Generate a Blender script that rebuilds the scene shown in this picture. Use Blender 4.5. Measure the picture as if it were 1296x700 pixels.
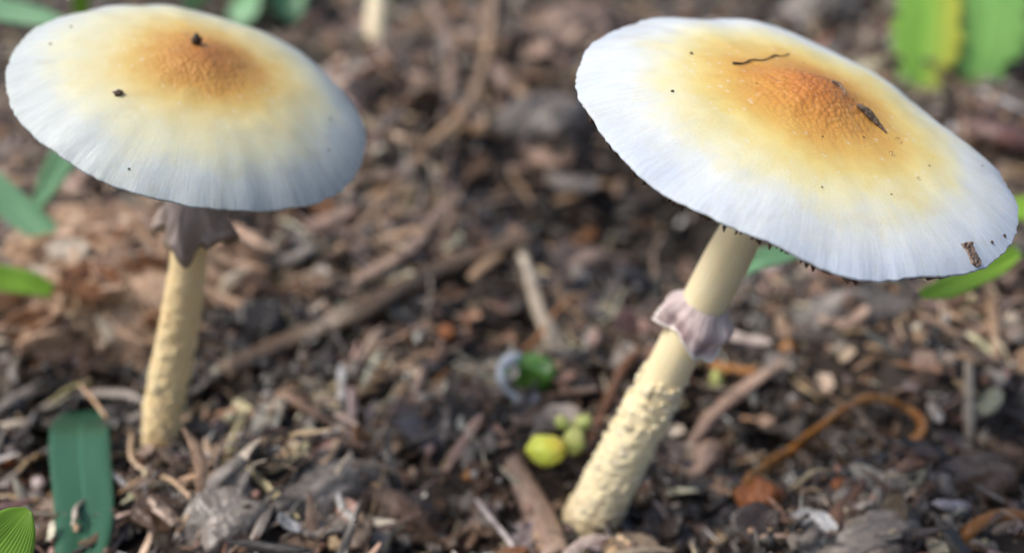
import bpy, bmesh, math, random
import numpy as np
from mathutils import Vector, Matrix
from mathutils.bvhtree import BVHTree

for o in list(bpy.data.objects):
    bpy.data.objects.remove(o)
S = bpy.context.scene
COL = S.collection
MM = 0.001

# ------------------------------------------------------------------ camera
CAM_H = 0.106
KD = CAM_H / .1                          # depths below were read for a 100 mm high lens
PITCH = math.radians(30)
HFOV = math.radians(50)
FPX = 648 / math.tan(HFOV / 2)          # focal length in photo pixels (1296 wide)
cam_d = bpy.data.cameras.new('camera')
cam_d.sensor_fit = 'HORIZONTAL'
cam_d.sensor_width = 36
cam_d.lens = 18 / math.tan(HFOV / 2)
cam_d.clip_start = 0.005
cam_d.clip_end = 200
cam_d.dof.use_dof = True
cam_d.dof.focus_distance = 0.113
cam_d.dof.aperture_fstop = cam_d.lens / 3.0     # a 3.0 mm wide phone lens opening
cam = bpy.data.objects.new('camera', cam_d)
COL.objects.link(cam)
cam.location = (0, 0, CAM_H)
cam.rotation_euler = (math.radians(90) - PITCH, 0, 0)
S.camera = cam

# ------------------------------------------------------------------ light
SUN_DIR = Vector((-0.56, -0.09, 0.82)).normalized()      # towards the sun
w = bpy.data.worlds.new('World')
S.world = w
w.use_nodes = True
nt = w.node_tree
sky = nt.nodes.new('ShaderNodeTexSky')
sky.sky_type = 'NISHITA'
sky.sun_disc = False
sky.sun_elevation = math.asin(SUN_DIR.z)
sky.sun_rotation = math.atan2(SUN_DIR.x, SUN_DIR.y)
sky.air_density = 1.0
sky.dust_density = 4.5
sky.ozone_density = 1.0
bg = nt.nodes['Background']
bg.inputs['Strength'].default_value = 0.105
nt.links.new(sky.outputs[0], bg.inputs[0])
sun_d = bpy.data.lights.new('sun', 'SUN')
sun_d.energy = 1.5
sun_d.angle = math.radians(16)
sun_d.color = (1.0, 0.95, 0.88)
sun = bpy.data.objects.new('sun', sun_d)
COL.objects.link(sun)
sun.location = (-0.5, 0.4, 1.5)
sun.rotation_euler = (-SUN_DIR).to_track_quat('-Z', 'Y').to_euler()
S.view_settings.view_transform = 'Standard'
S.view_settings.look = 'None'
S.view_settings.gamma = 1
S.view_settings.exposure = 0.60
S.render.engine = 'CYCLES'
S.cycles.max_bounces = 6
S.cycles.diffuse_bounces = 3

# ------------------------------------------------------------------ maths helpers
rng = np.random.default_rng(11)
random.seed(4)
CAMP = np.array([0, 0, CAM_H])
C_R = np.array([1.0, 0, 0])
C_F = np.array([0, math.cos(PITCH), -math.sin(PITCH)])
C_U = np.array([0, math.sin(PITCH), math.cos(PITCH)])


def ray(px, py):
    return C_F + (px - 648) / FPX * C_R - (py - 350) / FPX * C_U


def at(px, py, d):
    return CAMP + d * ray(px, py)


def atk(px, py, d):
    return at(px, py, d * KD)


def _h(ix, iy, iz, seed):
    n = (ix * 374761393 + iy * 668265263 + iz * 2147483647 + seed * 974711) & 0xFFFFFFFF
    n = ((n ^ (n >> 13)) * 1274126177) & 0xFFFFFFFF
    n = ((n ^ (n >> 16)) * 2246822519) & 0xFFFFFFFF
    return ((n ^ (n >> 15)) & 0xFFFFFF) / float(0xFFFFFF) * 2 - 1


def vn(P, seed=0):
    """smooth value noise in -1..1, P is (n,3)"""
    P = np.asarray(P, float)
    i = np.floor(P).astype(np.int64)
    f = P - i
    f = f * f * f * (f * (f * 6 - 15) + 10)
    r = 0
    for dx in (0, 1):
        wx = f[:, 0] if dx else 1 - f[:, 0]
        for dy in (0, 1):
            wy = f[:, 1] if dy else 1 - f[:, 1]
            for dz in (0, 1):
                wz = f[:, 2] if dz else 1 - f[:, 2]
                r = r + wx * wy * wz * _h(i[:, 0] + dx, i[:, 1] + dy, i[:, 2] + dz, seed)
    return r


def fbm(P, seed=0, oct=4):
    P = np.asarray(P, float)
    a, r = 1.0, 0
    for k in range(oct):
        r = r + a * vn(P * (2 ** k), seed + k * 7)
        a *= 0.5
    return r / 1.6


# ground relief: (x, y, radius, height) mounds and hollows, metres
BUMPS = []


def hfun(x, y):
    x = np.asarray(x, float)
    y = np.asarray(y, float)
    P = np.stack([x, y, np.zeros_like(x)], -1).reshape(-1, 3)
    near = np.exp(-((P[:, 0] / .9) ** 2 + ((P[:, 1] - .2) / .9) ** 2))
    z = (.0085 * fbm(P * 28, 3) + .0050 * fbm(P * 85, 5) + .0014 * fbm(P * 260, 8, 3)) * (.25 + .75 * near)
    z = z + .03 * vn(P * 1.3, 21) * (1 - near)
    for (bx, by, br, bh) in BUMPS:
        z = z + bh * np.exp(-(((P[:, 0] - bx) ** 2 + (P[:, 1] - by) ** 2) / br ** 2))
    return z.reshape(x.shape)


H_X = np.linspace(-.75, .75, 751)
H_Y = np.linspace(-.3, 1.2, 751)
H_G = None


def hfast(x, y):
    """ground height read off a 2 mm grid"""
    global H_G
    if H_G is None:
        a, b = np.meshgrid(H_X, H_Y, indexing='ij')
        H_G = hfun(a, b)
    u = np.clip((np.asarray(x, float) + .75) / .002, 0, 749.99)
    v = np.clip((np.asarray(y, float) + .3) / .002, 0, 749.99)
    i, j = u.astype(int), v.astype(int)
    u, v = u - i, v - j
    return (H_G[i, j] * (1 - u) + H_G[i + 1, j] * u) * (1 - v) + (H_G[i, j + 1] * (1 - u) + H_G[i + 1, j + 1] * u) * v


def onplane(px, py, z=0.0):
    r = ray(px, py)
    d = (z - CAM_H) / r[2]
    return CAMP + d * r


def gp(px, py, lift=0.0):
    """the point of the ground seen at that pixel"""
    z = 0.0
    for _ in range(14):
        p = onplane(px, py, z)
        z = .5 * z + .5 * float(hfast(p[0], p[1]))
    p = onplane(px, py, z)
    p[2] = z + lift
    return p


for (px, py, br, bh) in ((815, 235, .030, -.034), (700, 215, .020, -.014), (960, 540, .010, -.011), (1060, 545, .012, -.010),
                         (300, 290, .018, -.012), (330, 430, .012, -.006), (905, 640, .010, -.007), (250, 510, .007, -.006),
                         (150, 500, .014, -.006), (340, 640, .016, .006), (1120, 660, .016, .005), (560, 640, .014, -.003),
                         (1100, 400, .03, .006), (640, 430, .012, -.004), (1240, 560, .014, -.005), (480, 380, .014, -.004)):
    p = onplane(px, py)
    BUMPS.append((p[0], p[1], br, bh))

# ------------------------------------------------------------------ mesh helpers


def mk(name, V, F, mat, parent=None, smooth=True, col=None, gc=None, loc=None, label=None, cat=None, group=None, kind=None, fix=True):
    me = bpy.data.meshes.new(name)
    V = np.asarray(V, np.float64)
    if loc is not None:
        V = V - np.asarray(loc)
    if isinstance(F, np.ndarray):
        n, k = F.shape
        me.vertices.add(len(V))
        me.vertices.foreach_set('co', V.astype(np.float32).ravel())
        me.loops.add(n * k)
        me.loops.foreach_set('vertex_index', F.astype(np.int32).ravel())
        me.polygons.add(n)
        me.polygons.foreach_set('loop_start', np.arange(0, n * k, k, dtype=np.int32))
        me.update(calc_edges=True)
        me.validate()
    else:
        me.from_pydata(V.tolist(), [], F)
    if fix and len(me.polygons) < 60000:
        bm = bmesh.new()
        bm.from_mesh(me)
        bmesh.ops.recalc_face_normals(bm, faces=bm.faces)
        bm.to_mesh(me)
        bm.free()
    me.polygons.foreach_set('use_smooth', np.full(len(me.polygons), smooth))
    if col is not None:
        col = np.asarray(col, float)
        if col.ndim == 1:
            col = np.tile(col, (len(V), 1))
        a = me.color_attributes.new('col', 'FLOAT_COLOR', 'POINT')
        a.data.foreach_set('color', np.c_[col, np.ones(len(V))].astype(np.float32).ravel())
    if gc is not None:
        a = me.attributes.new('gc', 'FLOAT_VECTOR', 'POINT')
        a.data.foreach_set('vector', np.asarray(gc, np.float32).ravel())
    me.materials.append(mat)
    o = bpy.data.objects.new(name, me)
    COL.objects.link(o)
    if loc is not None:
        o.location = loc
    if parent is not None:
        o.parent = parent
    tag(o, label, cat, group, kind)
    return o


def tag(o, label=None, cat=None, group=None, kind=None):
    if label: o['label'] = label
    if cat: o['category'] = cat
    if group: o['group'] = group
    if kind: o['kind'] = kind
    return o


def empty(name, loc, label, cat, group=None):
    o = bpy.data.objects.new(name, None)
    o.empty_display_size = .005
    COL.objects.link(o)
    o.location = loc
    return tag(o, label, cat, group)


def spline(pts, n):
    """Catmull-Rom through the points; columns beyond 3 (radii) are interpolated too"""
    P = np.asarray(pts, float)
    P = np.vstack([2 * P[0] - P[1], P, 2 * P[-1] - P[-2]])
    m = len(P) - 3
    out = []
    for t in np.linspace(0, m - 1e-9, n):
        i = int(t)
        u = t - i
        a, b, c, d = P[i], P[i + 1], P[i + 2], P[i + 3]
        out.append(.5 * ((2 * b) + (-a + c) * u + (2 * a - 5 * b + 4 * c - d) * u * u + (-a + 3 * b - 3 * c + d) * u ** 3))
    return np.array(out)


def frames(P):
    T = np.gradient(P, axis=0)
    T /= np.linalg.norm(T, axis=1)[:, None] + 1e-12
    N = np.zeros_like(T)
    a = np.array([0, 0, 1.0]) if abs(T[0][2]) < .9 else np.array([0, -1.0, 0])
    n = a - T[0] * (a @ T[0])
    n /= np.linalg.norm(n)
    for i in range(len(T)):
        n = n - T[i] * (n @ T[i])
        n /= np.linalg.norm(n)
        N[i] = n
    return T, N, np.cross(T, N)


def grid_faces(nu, nv, wrap):
    """nu rows of nv points; wrap joins the last column to the first"""
    i, j = np.meshgrid(np.arange(nu - 1), np.arange(nv if wrap else nv - 1), indexing='ij')
    j2 = (j + 1) % nv
    return np.stack([i * nv + j, i * nv + j2, (i + 1) * nv + j2, (i + 1) * nv + j], -1).reshape(-1, 4)


def tube(pts, radii, nl, nc, rough=.12, nfreq=400., seed=0, stretch=.25, flat=1.0, jag=.0):
    """tapered, bumpy tube through pts. returns V, F, gc"""
    R4 = spline(np.c_[np.asarray(pts, float), np.asarray(radii, float)], nl)
    P, r = R4[:, :3], np.maximum(R4[:, 3], 1e-5)
    T, N, B = frames(P)
    s = np.r_[0, np.cumsum(np.linalg.norm(np.diff(P, axis=0), axis=1))]
    th = np.linspace(0, 2 * math.pi, nc, endpoint=False)
    ca, sa = np.cos(th), np.sin(th)
    rr = np.repeat(r[:, None], nc, 1)
    q = np.stack([np.repeat(s[:, None], nc, 1) * nfreq * stretch, rr * ca * nfreq, rr * sa * nfreq], -1).reshape(-1, 3)
    rr = rr * (1 + rough * fbm(q, seed, 3).reshape(rr.shape))
    V = P[:, None] + N[:, None] * (rr * ca * flat)[..., None] + B[:, None] * (rr * sa)[..., None]
    if jag:
        V[0] -= T[0] * (jag * rng.random(nc))[:, None]
        V[-1] += T[-1] * (jag * rng.random(nc))[:, None]
    gc = np.stack([np.repeat(s[:, None], nc, 1), rr * ca, rr * sa], -1).reshape(-1, 3)
    V = V.reshape(-1, 3)
    F = [tuple(f) for f in grid_faces(nl, nc, True)]
    V = np.vstack([V, P[0] - T[0] * r[0] * .25, P[-1] + T[-1] * r[-1] * .25])
    gc = np.vstack([gc, [0, 0, 0], [s[-1], 0, 0]])
    k = nl * nc
    for j in range(nc):
        F.append((j, k, (j + 1) % nc))
        F.append(((nl - 1) * nc + (j + 1) % nc, k + 1, (nl - 1) * nc + j))
    return V, F, gc

# ------------------------------------------------------------------ materials


class NT:
    def __init__(self, name):
        self.m = bpy.data.materials.new(name)
        self.m.use_nodes = True
        self.t = self.m.node_tree
        self.b = self.t.nodes['Principled BSDF']
        self.out = self.t.nodes['Material Output']

    def n(self, typ, **kw):
        x = self.t.nodes.new(typ)
        ins = kw.pop('ins', {})
        for k, v in kw.items():
            setattr(x, k, v)
        for k, v in ins.items():
            self.put(x.inputs[k], v)
        return x

    def put(self, sock, v):
        if hasattr(v, 'is_output') or isinstance(v, bpy.types.NodeSocket):
            self.t.links.new(v, sock)
        else:
            sock.default_value = v

    def math(self, op, a, b=0.0, c=0.0, clamp=False):
        x = self.n('ShaderNodeMath', operation=op, use_clamp=clamp)
        self.put(x.inputs[0], a); self.put(x.inputs[1], b); self.put(x.inputs[2], c)
        return x.outputs[0]

    def vmath(self, op, a, b=(0, 0, 0)):
        x = self.n('ShaderNodeVectorMath', operation=op)
        self.put(x.inputs[0], a); self.put(x.inputs[1], b)
        return x.outputs['Value'] if op in ('LENGTH', 'DOT_PRODUCT') else x.outputs[0]

    def noise(self, vec, scale, detail=3.0, rough=.55):
        x = self.n('ShaderNodeTexNoise')
        self.put(x.inputs['Vector'], vec); self.put(x.inputs['Scale'], scale)
        x.inputs['Detail'].default_value = detail
        x.inputs['Roughness'].default_value = rough
        return x.outputs['Fac']

    def ramp(self, fac, stops, interp='LINEAR'):
        x = self.n('ShaderNodeValToRGB')
        x.color_ramp.interpolation = interp
        e = x.color_ramp.elements
        while len(e) < len(stops):
            e.new(.5)
        for el, (p, c) in zip(e, stops):
            el.position = p
            el.color = (*c, 1) if len(c) == 3 else c
        self.put(x.inputs['Fac'], fac)
        return x.outputs['Color']

    def mix(self, fac, a, b, blend='MIX'):
        x = self.n('ShaderNodeMix', data_type='RGBA', blend_type=blend)
        self.put(x.inputs['Factor'], fac)
        for s, v in ((x.inputs[6], a), (x.inputs[7], b)):
            self.put(s, v if not isinstance(v, tuple) or len(v) == 4 else (*v, 1))
        return x.outputs[2]

    def maprange(self, v, a, b, c, d):
        x = self.n('ShaderNodeMapRange')
        for k, q in zip(range(5), (v, a, b, c, d)):
            self.put(x.inputs[k], q)
        return x.outputs[0]

    def bump(self, h, dist, strength=1.0, normal=None):
        x = self.n('ShaderNodeBump')
        x.inputs['Strength'].default_value = strength
        x.inputs['Distance'].default_value = dist
        self.put(x.inputs['Height'], h)
        if normal is not None:
            self.put(x.inputs['Normal'], normal)
        return x.outputs[0]

    def set(self, **kw):
        for k, v in kw.items():
            self.put(self.b.inputs[k.replace('_', ' ')], (*v, 1) if isinstance(v, tuple) and len(v) == 3 and 'Color' in k else v)
        return self.m


def litter_material(name, gloss=(.12, .60), spec=.85):
    """wood, bark and leaf fragments: colour per piece from 'col', grain along the piece from 'gc'"""
    a = NT(name)
    col = a.n('ShaderNodeAttribute', attribute_name='col').outputs['Color']
    gc = a.n('ShaderNodeAttribute', attribute_name='gc').outputs['Vector']
    mp = a.vmath('MULTIPLY', gc, (350, 2600, 2600))
    grain = a.noise(mp, 1.0, 3)
    blot = a.noise(gc, 330., 3)
    c = a.mix(a.maprange(grain, .35, .7, .0, .62), col, a.vmath('MULTIPLY', col, (.38, .34, .31)))
    c = a.mix(a.maprange(blot, .52, .72, 0, .6), c, (.022, .017, .014))
    rg = a.maprange(blot, .35, .65, gloss[0], gloss[1])
    nb = a.bump(grain, .0004, .9)
    return a.set(Base_Color=c, Roughness=rg, Specular_IOR_Level=spec, Normal=nb)


M_LIT = litter_material('mulch_fragment')


def soil_material():
    a = NT('soil')
    g = a.n('ShaderNodeNewGeometry').outputs['Position']
    n1 = a.noise(g, 60., 5)
    n2 = a.noise(g, 420., 4)
    c = a.ramp(n2, [(.3, (.012, .009, .007)), (.55, (.035, .025, .018)), (.75, (.085, .062, .046))])
    c = a.mix(a.maprange(n1, .4, .65, 0, .6), c, (.05, .032, .02))
    nb = a.bump(a.noise(g, 900., 4), .0008, 1.0)
    return a.set(Base_Color=c, Roughness=a.maprange(n2, .3, .7, .45, .8), Normal=nb)


M_SOIL = soil_material()


def cap_material(name, R, stops, rimdark, seed):
    a = NT(name)
    oc = a.n('ShaderNodeTexCoord').outputs['Object']
    q = a.vmath('MULTIPLY', oc, (1 / R, 1 / R, 0))
    q = a.vmath('ADD', q, (0, 0, seed))
    sep = a.n('ShaderNodeSeparateXYZ')
    a.put(sep.inputs[0], oc)
    flat = a.vmath('MULTIPLY', oc, (1 / R, 1 / R, 0))
    r = a.vmath('LENGTH', flat)
    dirn = a.vmath('NORMALIZE', flat)
    # radial fibres: noise sampled round the cap, slow along the radius
    rv = a.n('ShaderNodeCombineXYZ')
    a.put(rv.inputs[2], a.math('MULTIPLY', r, 2.2))
    fib = a.noise(a.vmath('ADD', a.vmath('MULTIPLY', dirn, (26, 26, 26)), rv.outputs[0]), 1.0, 4, .65)
    rv2 = a.n('ShaderNodeCombineXYZ')
    a.put(rv2.inputs[2], a.math('MULTIPLY', r, 9.0))
    fib2 = a.noise(a.vmath('ADD', a.vmath('MULTIPLY', dirn, (62, 62, 62)), rv2.outputs[0]), 1.0, 3, .6)
    low = a.noise(q, 3.1, 3)
    mid = a.noise(q, 13., 4, .6)
    rr = a.math('ADD', r, a.math('MULTIPLY', a.math('SUBTRACT', low, .5), .32))
    rr = a.math('ADD', rr, a.math('MULTIPLY', a.math('SUBTRACT', mid, .5), .12))
    rr = a.math('ADD', rr, a.math('MULTIPLY', a.math('SUBTRACT', fib, .5), .05))
    c = a.ramp(rr, stops)
    outer = a.maprange(r, .50, .95, 0, 1)
    fibm = a.math('MULTIPLY', a.maprange(fib, .42, .70, 0, .16), outer)
    c = a.mix(fibm, c, rimdark)
    fibm2 = a.math('MULTIPLY', a.maprange(fib2, .42, .70, 0, .34), a.maprange(r, .70, 1, 0, 1))
    c = a.mix(fibm2, c, tuple(x * .72 for x in rimdark))
    # faint yellow-grey veil in the outer cap and small pale flecks in the yellow zone
    c = a.mix(a.math('MULTIPLY', a.maprange(a.noise(q, 5.3, 3), .5, .68, 0, .35), outer), c, (.60, .63, .60))
    gran = a.noise(q, 75., 4, .7)
    c = a.mix(a.maprange(gran, .44, .66, 0, .15), c, a.mix(1.0, c, (.72, .70, .66), 'MULTIPLY'))
    c = a.mix(a.maprange(a.noise(q, 7.5, 4, .65), .54, .70, 0, .30), c, a.mix(1.0, c, (.86, .78, .62), 'MULTIPLY'))
    vor = a.n('ShaderNodeTexVoronoi', feature='F1', voronoi_dimensions='2D')
    a.put(vor.inputs['Vector'], a.vmath('ADD', q, (3.1, 1.7, 0)))
    vor.inputs['Scale'].default_value = 17.
    spot = a.maprange(a.math('ADD', vor.outputs['Distance'], a.math('MULTIPLY', a.math('SUBTRACT', a.noise(q, 60., 2), .5), .5)), .10, .20, 1, 0)
    pick = a.math('GREATER_THAN', a.n('ShaderNodeSeparateColor', ins={'Color': vor.outputs['Color']}).outputs[0], .74)
    band = a.math('MULTIPLY', a.maprange(r, .22, .35, 0, 1), a.maprange(r, .58, .75, 1, 0))
    c = a.mix(a.math('MULTIPLY', a.math('MULTIPLY', spot, pick), a.math('MULTIPLY', band, .38)), c, (.86, .82, .70))
    # wrinkled, dimpled skin over the boss
    wr = a.n('ShaderNodeTexVoronoi', feature='F1', voronoi_dimensions='2D')
    a.put(wr.inputs['Vector'], a.vmath('ADD', q, a.vmath('MULTIPLY', a.n('ShaderNodeTexNoise', ins={'Vector': q, 'Scale': 30.}).outputs['Color'], (.016, .016, 0))))
    wr.inputs['Scale'].default_value = 42.
    boss = a.maprange(r, .16, .40, 1, .03)
    c = a.mix(a.math('MULTIPLY', a.maprange(wr.outputs['Distance'], .1, .6, .0, .30), boss), c, a.mix(1.0, c, (.70, .50, .34), 'MULTIPLY'))
    c = a.mix(a.math('MULTIPLY', a.maprange(a.noise(q, 48., 3), .56, .7, 0, .5), a.math('MULTIPLY', boss, .8)), c, (.86, .55, .30))
    hgt = a.math('MULTIPLY', a.math('SUBTRACT', .5, wr.outputs['Distance']), boss)
    nb = a.bump(hgt, .00030, .5)
    nb = a.bump(a.math('MULTIPLY', fib2, outer), .00010, .40, nb)
    nb = a.bump(a.noise(q, 130., 3), .00006, .8, nb)
    rough = a.maprange(a.noise(q, 9., 3), .3, .7, .36, .58)
    c = a.vmath('MULTIPLY', c, (.92, .92, .92))
    return a.set(Base_Color=c, Roughness=rough, Specular_IOR_Level=.45, Normal=nb, Subsurface_Weight=.35,
                 Subsurface_Radius=(1.0, .75, .5), Subsurface_Scale=.0011)


M_CAP_R = cap_material('cap_skin_broad', .0252, [
    (0.0, (.55, .20, .040)), (.13, (.61, .25, .050)), (.25, (.70, .35, .070)), (.37, (.79, .50, .125)),
    (.52, (.86, .70, .26)), (.67, (.87, .82, .50)), (.81, (.80, .84, .80)), (1.0, (.66, .74, .84))],
    (.54, .61, .70), 2.0)
M_CAP_L = cap_material('cap_skin_domed', .0216, [
    (0.0, (.48, .19, .045)), (.14, (.58, .27, .060)), (.29, (.71, .40, .095)), (.41, (.79, .58, .20)),
    (.56, (.82, .72, .38)), (.74, (.77, .77, .55)), (.88, (.65, .71, .68)), (1.0, (.56, .63, .64))],
    (.40, .45, .47), 7.0)


def flesh_material(name, base, dark, pale, lower):
    a = NT(name)
    gc = a.n('ShaderNodeAttribute', attribute_name='gc').outputs['Vector']
    fib = a.noise(a.vmath('MULTIPLY', gc, (120, 1700, 1700)), 1.0, 3)
    n2 = a.noise(gc, 330., 3)
    c = a.mix(a.maprange(fib, .38, .7, 0, .45), base, dark)
    c = a.mix(a.maprange(n2, .5, .7, 0, .5), c, pale)
    sep = a.n('ShaderNodeSeparateXYZ')
    a.put(sep.inputs[0], gc)
    st = a.noise(gc, 700., 3)
    soil = a.math('MULTIPLY', a.maprange(sep.outputs[0], .002, .012, 1, 0), a.maprange(st, .42, .6, 0, .8))
    c = a.mix(soil, c, lower)
    nb = a.bump(fib, .00012, .5)
    nb = a.bump(a.noise(gc, 2200., 3), .0001, .5, nb)
    return a.set(Base_Color=c, Roughness=.48, Specular_IOR_Level=.4, Normal=nb, Subsurface_Weight=.4,
                 Subsurface_Radius=(1.0, .75, .4), Subsurface_Scale=.0012)


M_STEM_R = flesh_material('stem_flesh', (.95, .82, .53), (.90, .74, .44), (.95, .86, .61), (.22, .13, .06))
M_STEM_L = flesh_material('stem_flesh_ochre', (.93, .73, .41), (.84, .61, .29), (.94, .80, .52), (.22, .13, .06))
M_TUFT_R = flesh_material('stem_scale', (.95, .81, .53), (.86, .68, .38), (.95, .86, .64), (.3, .2, .1))
M_TUFT_L = flesh_material('stem_scale_ochre', (.94, .73, .40), (.80, .55, .24), (.95, .80, .52), (.3, .2, .1))


def ring_material(name, base, dark, edge):
    a = NT(name)
    gc = a.n('ShaderNodeAttribute', attribute_name='gc').outputs['Vector']     # (angle-ish x, y, s 0..1)
    sep = a.n('ShaderNodeSeparateXYZ')
    a.put(sep.inputs[0], gc)
    st = a.noise(a.vmath('MULTIPLY', gc, (7, 7, 2.0)), 1.0, 5)
    st2 = a.noise(a.vmath('MULTIPLY', gc, (2.0, 2.0, 1.6)), 1.0, 3)
    c = a.mix(a.maprange(st, .4, .66, 0, .55), base, dark)
    c = a.mix(a.math('MULTIPLY', a.maprange(st2, .41, .55, 0, .85), a.maprange(sep.outputs[2], .25, .75, .2, 1)), c, dark)
    c = a.mix(a.maprange(sep.outputs[2], .84, .90, 0, .8), c, edge)
    nb = a.bump(st, .0002, .45)
    return a.set(Base_Color=c, Roughness=.55, Specular_IOR_Level=.35, Normal=nb, Subsurface_Weight=.3,
                 Subsurface_Radius=(1, .8, .7), Subsurface_Scale=.0008)


M_RING_R = ring_material('ring_veil', (.78, .66, .64), (.27, .18, .19), (.86, .82, .74))
M_RING_L = ring_material('ring_veil_grey', (.58, .48, .44), (.27, .21, .17), (.24, .18, .12))


def simple(name, c1, c2, scale, rough=.5, bump=.0003, bs=1500., sss=0.0, spec=.5, use='Object'):
    a = NT(name)
    oc = a.n('ShaderNodeTexCoord').outputs['Object']
    c = a.mix(a.maprange(a.noise(oc, scale, 4), .35, .65, 0, 1), c1, c2)
    nb = a.bump(a.noise(oc, bs, 3), bump, .8)
    kw = dict(Base_Color=c, Roughness=rough, Normal=nb, Specular_IOR_Level=spec)
    if sss:
        kw.update(Subsurface_Weight=sss, Subsurface_Radius=(.6, 1, .3), Subsurface_Scale=.0012)
    return a.set(**kw)


M_GILL = simple('gill', (.075, .045, .032), (.16, .105, .075), 900., .7)
M_CRUMB = simple('dirt_crumb', (.02, .013, .009), (.10, .06, .035), 2400., .6)
M_FLAKE_D = simple('bark_sliver', (.025, .017, .012), (.17, .12, .085), 1900., .6, .0005, 2600.)
M_FLAKE = simple('bark_flake', (.09, .05, .03), (.38, .28, .21), 2600., .55, .0005, 2600.)


def leaf_material(name, c1, c2, yellow=None, gloss=.35, veins=60.):
    a = NT(name)
    gc = a.n('ShaderNodeAttribute', attribute_name='gc').outputs['Vector']   # x along (m), y across -1..1
    sep = a.n('ShaderNodeSeparateXYZ')
    a.put(sep.inputs[0], gc)
    v = a.math('SINE', a.math('MULTIPLY', sep.outputs[1], veins))
    n = a.noise(gc, 45., 4)
    c = a.mix(a.maprange(n, .3, .7, 0, 1), c1, c2)
    if yellow:
        c = a.mix(a.maprange(a.math('ADD', a.math('MULTIPLY', a.noise(gc, 70., 3), .8), a.math('MULTIPLY', sep.outputs[1], .35)), .42, .68, 0, .85), c, yellow)
    c = a.mix(a.maprange(v, -.2, 1, 0, .07), c, tuple(x * .55 for x in c1))
    c = a.mix(a.maprange(a.math('ABSOLUTE', sep.outputs[1]), .02, .07, .4, 0), c, tuple(min(1, x * 1.7) for x in c2))
    a.set(Base_Color=c, Roughness=gloss, Specular_IOR_Level=.5, Normal=a.bump(v, .00003, .5))
    tr = a.n('ShaderNodeBsdfTranslucent')
    a.put(tr.inputs['Color'], c)
    mx = a.n('ShaderNodeMixShader')
    mx.inputs[0].default_value = .35
    a.t.links.new(a.b.outputs[0], mx.inputs[1])
    a.t.links.new(tr.outputs[0], mx.inputs[2])
    a.t.links.new(mx.outputs[0], a.out.inputs['Surface'])
    return a.m


M_LEAF_DEEP = leaf_material('leaf_deep_green', (.050, .165, .095), (.075, .22, .13), gloss=.24)
M_LEAF_MID = leaf_material('leaf_mid_green', (.25, .52, .28), (.32, .60, .34), gloss=.32)
M_LEAF_BRIGHT = leaf_material('leaf_bright_green', (.27, .52, .05), (.36, .62, .08))
M_LEAF_YG = leaf_material('leaf_fresh_green', (.19, .43, .11), (.26, .52, .13))
M_LEAF_YEL = leaf_material('leaf_yellowing', (.22, .46, .07), (.30, .56, .09), yellow=(.62, .60, .08))

a = NT('water')
M_WATER = a.set(Base_Color=(1.0, 1.0, 1.0), Roughness=.02, IOR=1.33, Transmission_Weight=1.0)


def berry_material(name, c1, c2, blush):
    a = NT(name)
    oc = a.n('ShaderNodeTexCoord').outputs['Object']
    c = a.mix(a.maprange(a.noise(oc, 260., 3), .4, .6, 0, 1), c1, c2)
    sep = a.n('ShaderNodeSeparateXYZ')
    a.put(sep.inputs[0], oc)
    c = a.mix(a.maprange(a.math('ADD', sep.outputs[0], sep.outputs[2]), .0010, .0038, 0, .55), c, blush)
    return a.set(Base_Color=c, Roughness=.35, Subsurface_Weight=.35, Subsurface_Radius=(.6, 1, .2), Subsurface_Scale=.0012,
                 Normal=a.bump(a.noise(oc, 2500., 2), .00005, .5))


M_BERRY = berry_material('berry_skin', (.72, .76, .10), (.62, .72, .11), (.72, .40, .06))
M_BERRY2 = berry_material('berry_skin_green', (.48, .50, .16), (.40, .47, .15), (.55, .48, .20))
M_POD = simple('pod_skin', (.06, .19, .03), (.19, .40, .07), 330., .25, .0004, 700., sss=.2)
M_SHOOT = simple('orange_shoot', (.27, .105, .022), (.42, .20, .06), 300., .35, .0003, 900., sss=.15)
M_RUST = simple('rust_lump', (.22, .070, .022), (.36, .135, .045), 300., .5, .0005, 800.)
M_GLINT = simple('painted_glint', (.45, .50, .56), (.74, .78, .84), 500., .10, .0002, 900., sss=.4)  # whitish colour standing in for sky reflected on the pod
M_STALK = simple('pale_stalk', (.86, .72, .46), (.90, .80, .58), 200., .6)

# ------------------------------------------------------------------ ground sheet
N_G = 430
s = np.linspace(-1, 1, N_G)
sx = .0547 * np.sinh(7 * s)
gx, gy = np.meshgrid(sx, sx + .19, indexing='ij')
gz = hfun(gx, gy)
mk('ground', np.stack([gx, gy, gz], -1).reshape(-1, 3), grid_faces(N_G, N_G, False)[:, ::-1], M_SOIL, kind='structure',
   label='dark crumbly humus soil under the mulch')

# ------------------------------------------------------------------ fragment shapes (length 1 along x)


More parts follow.
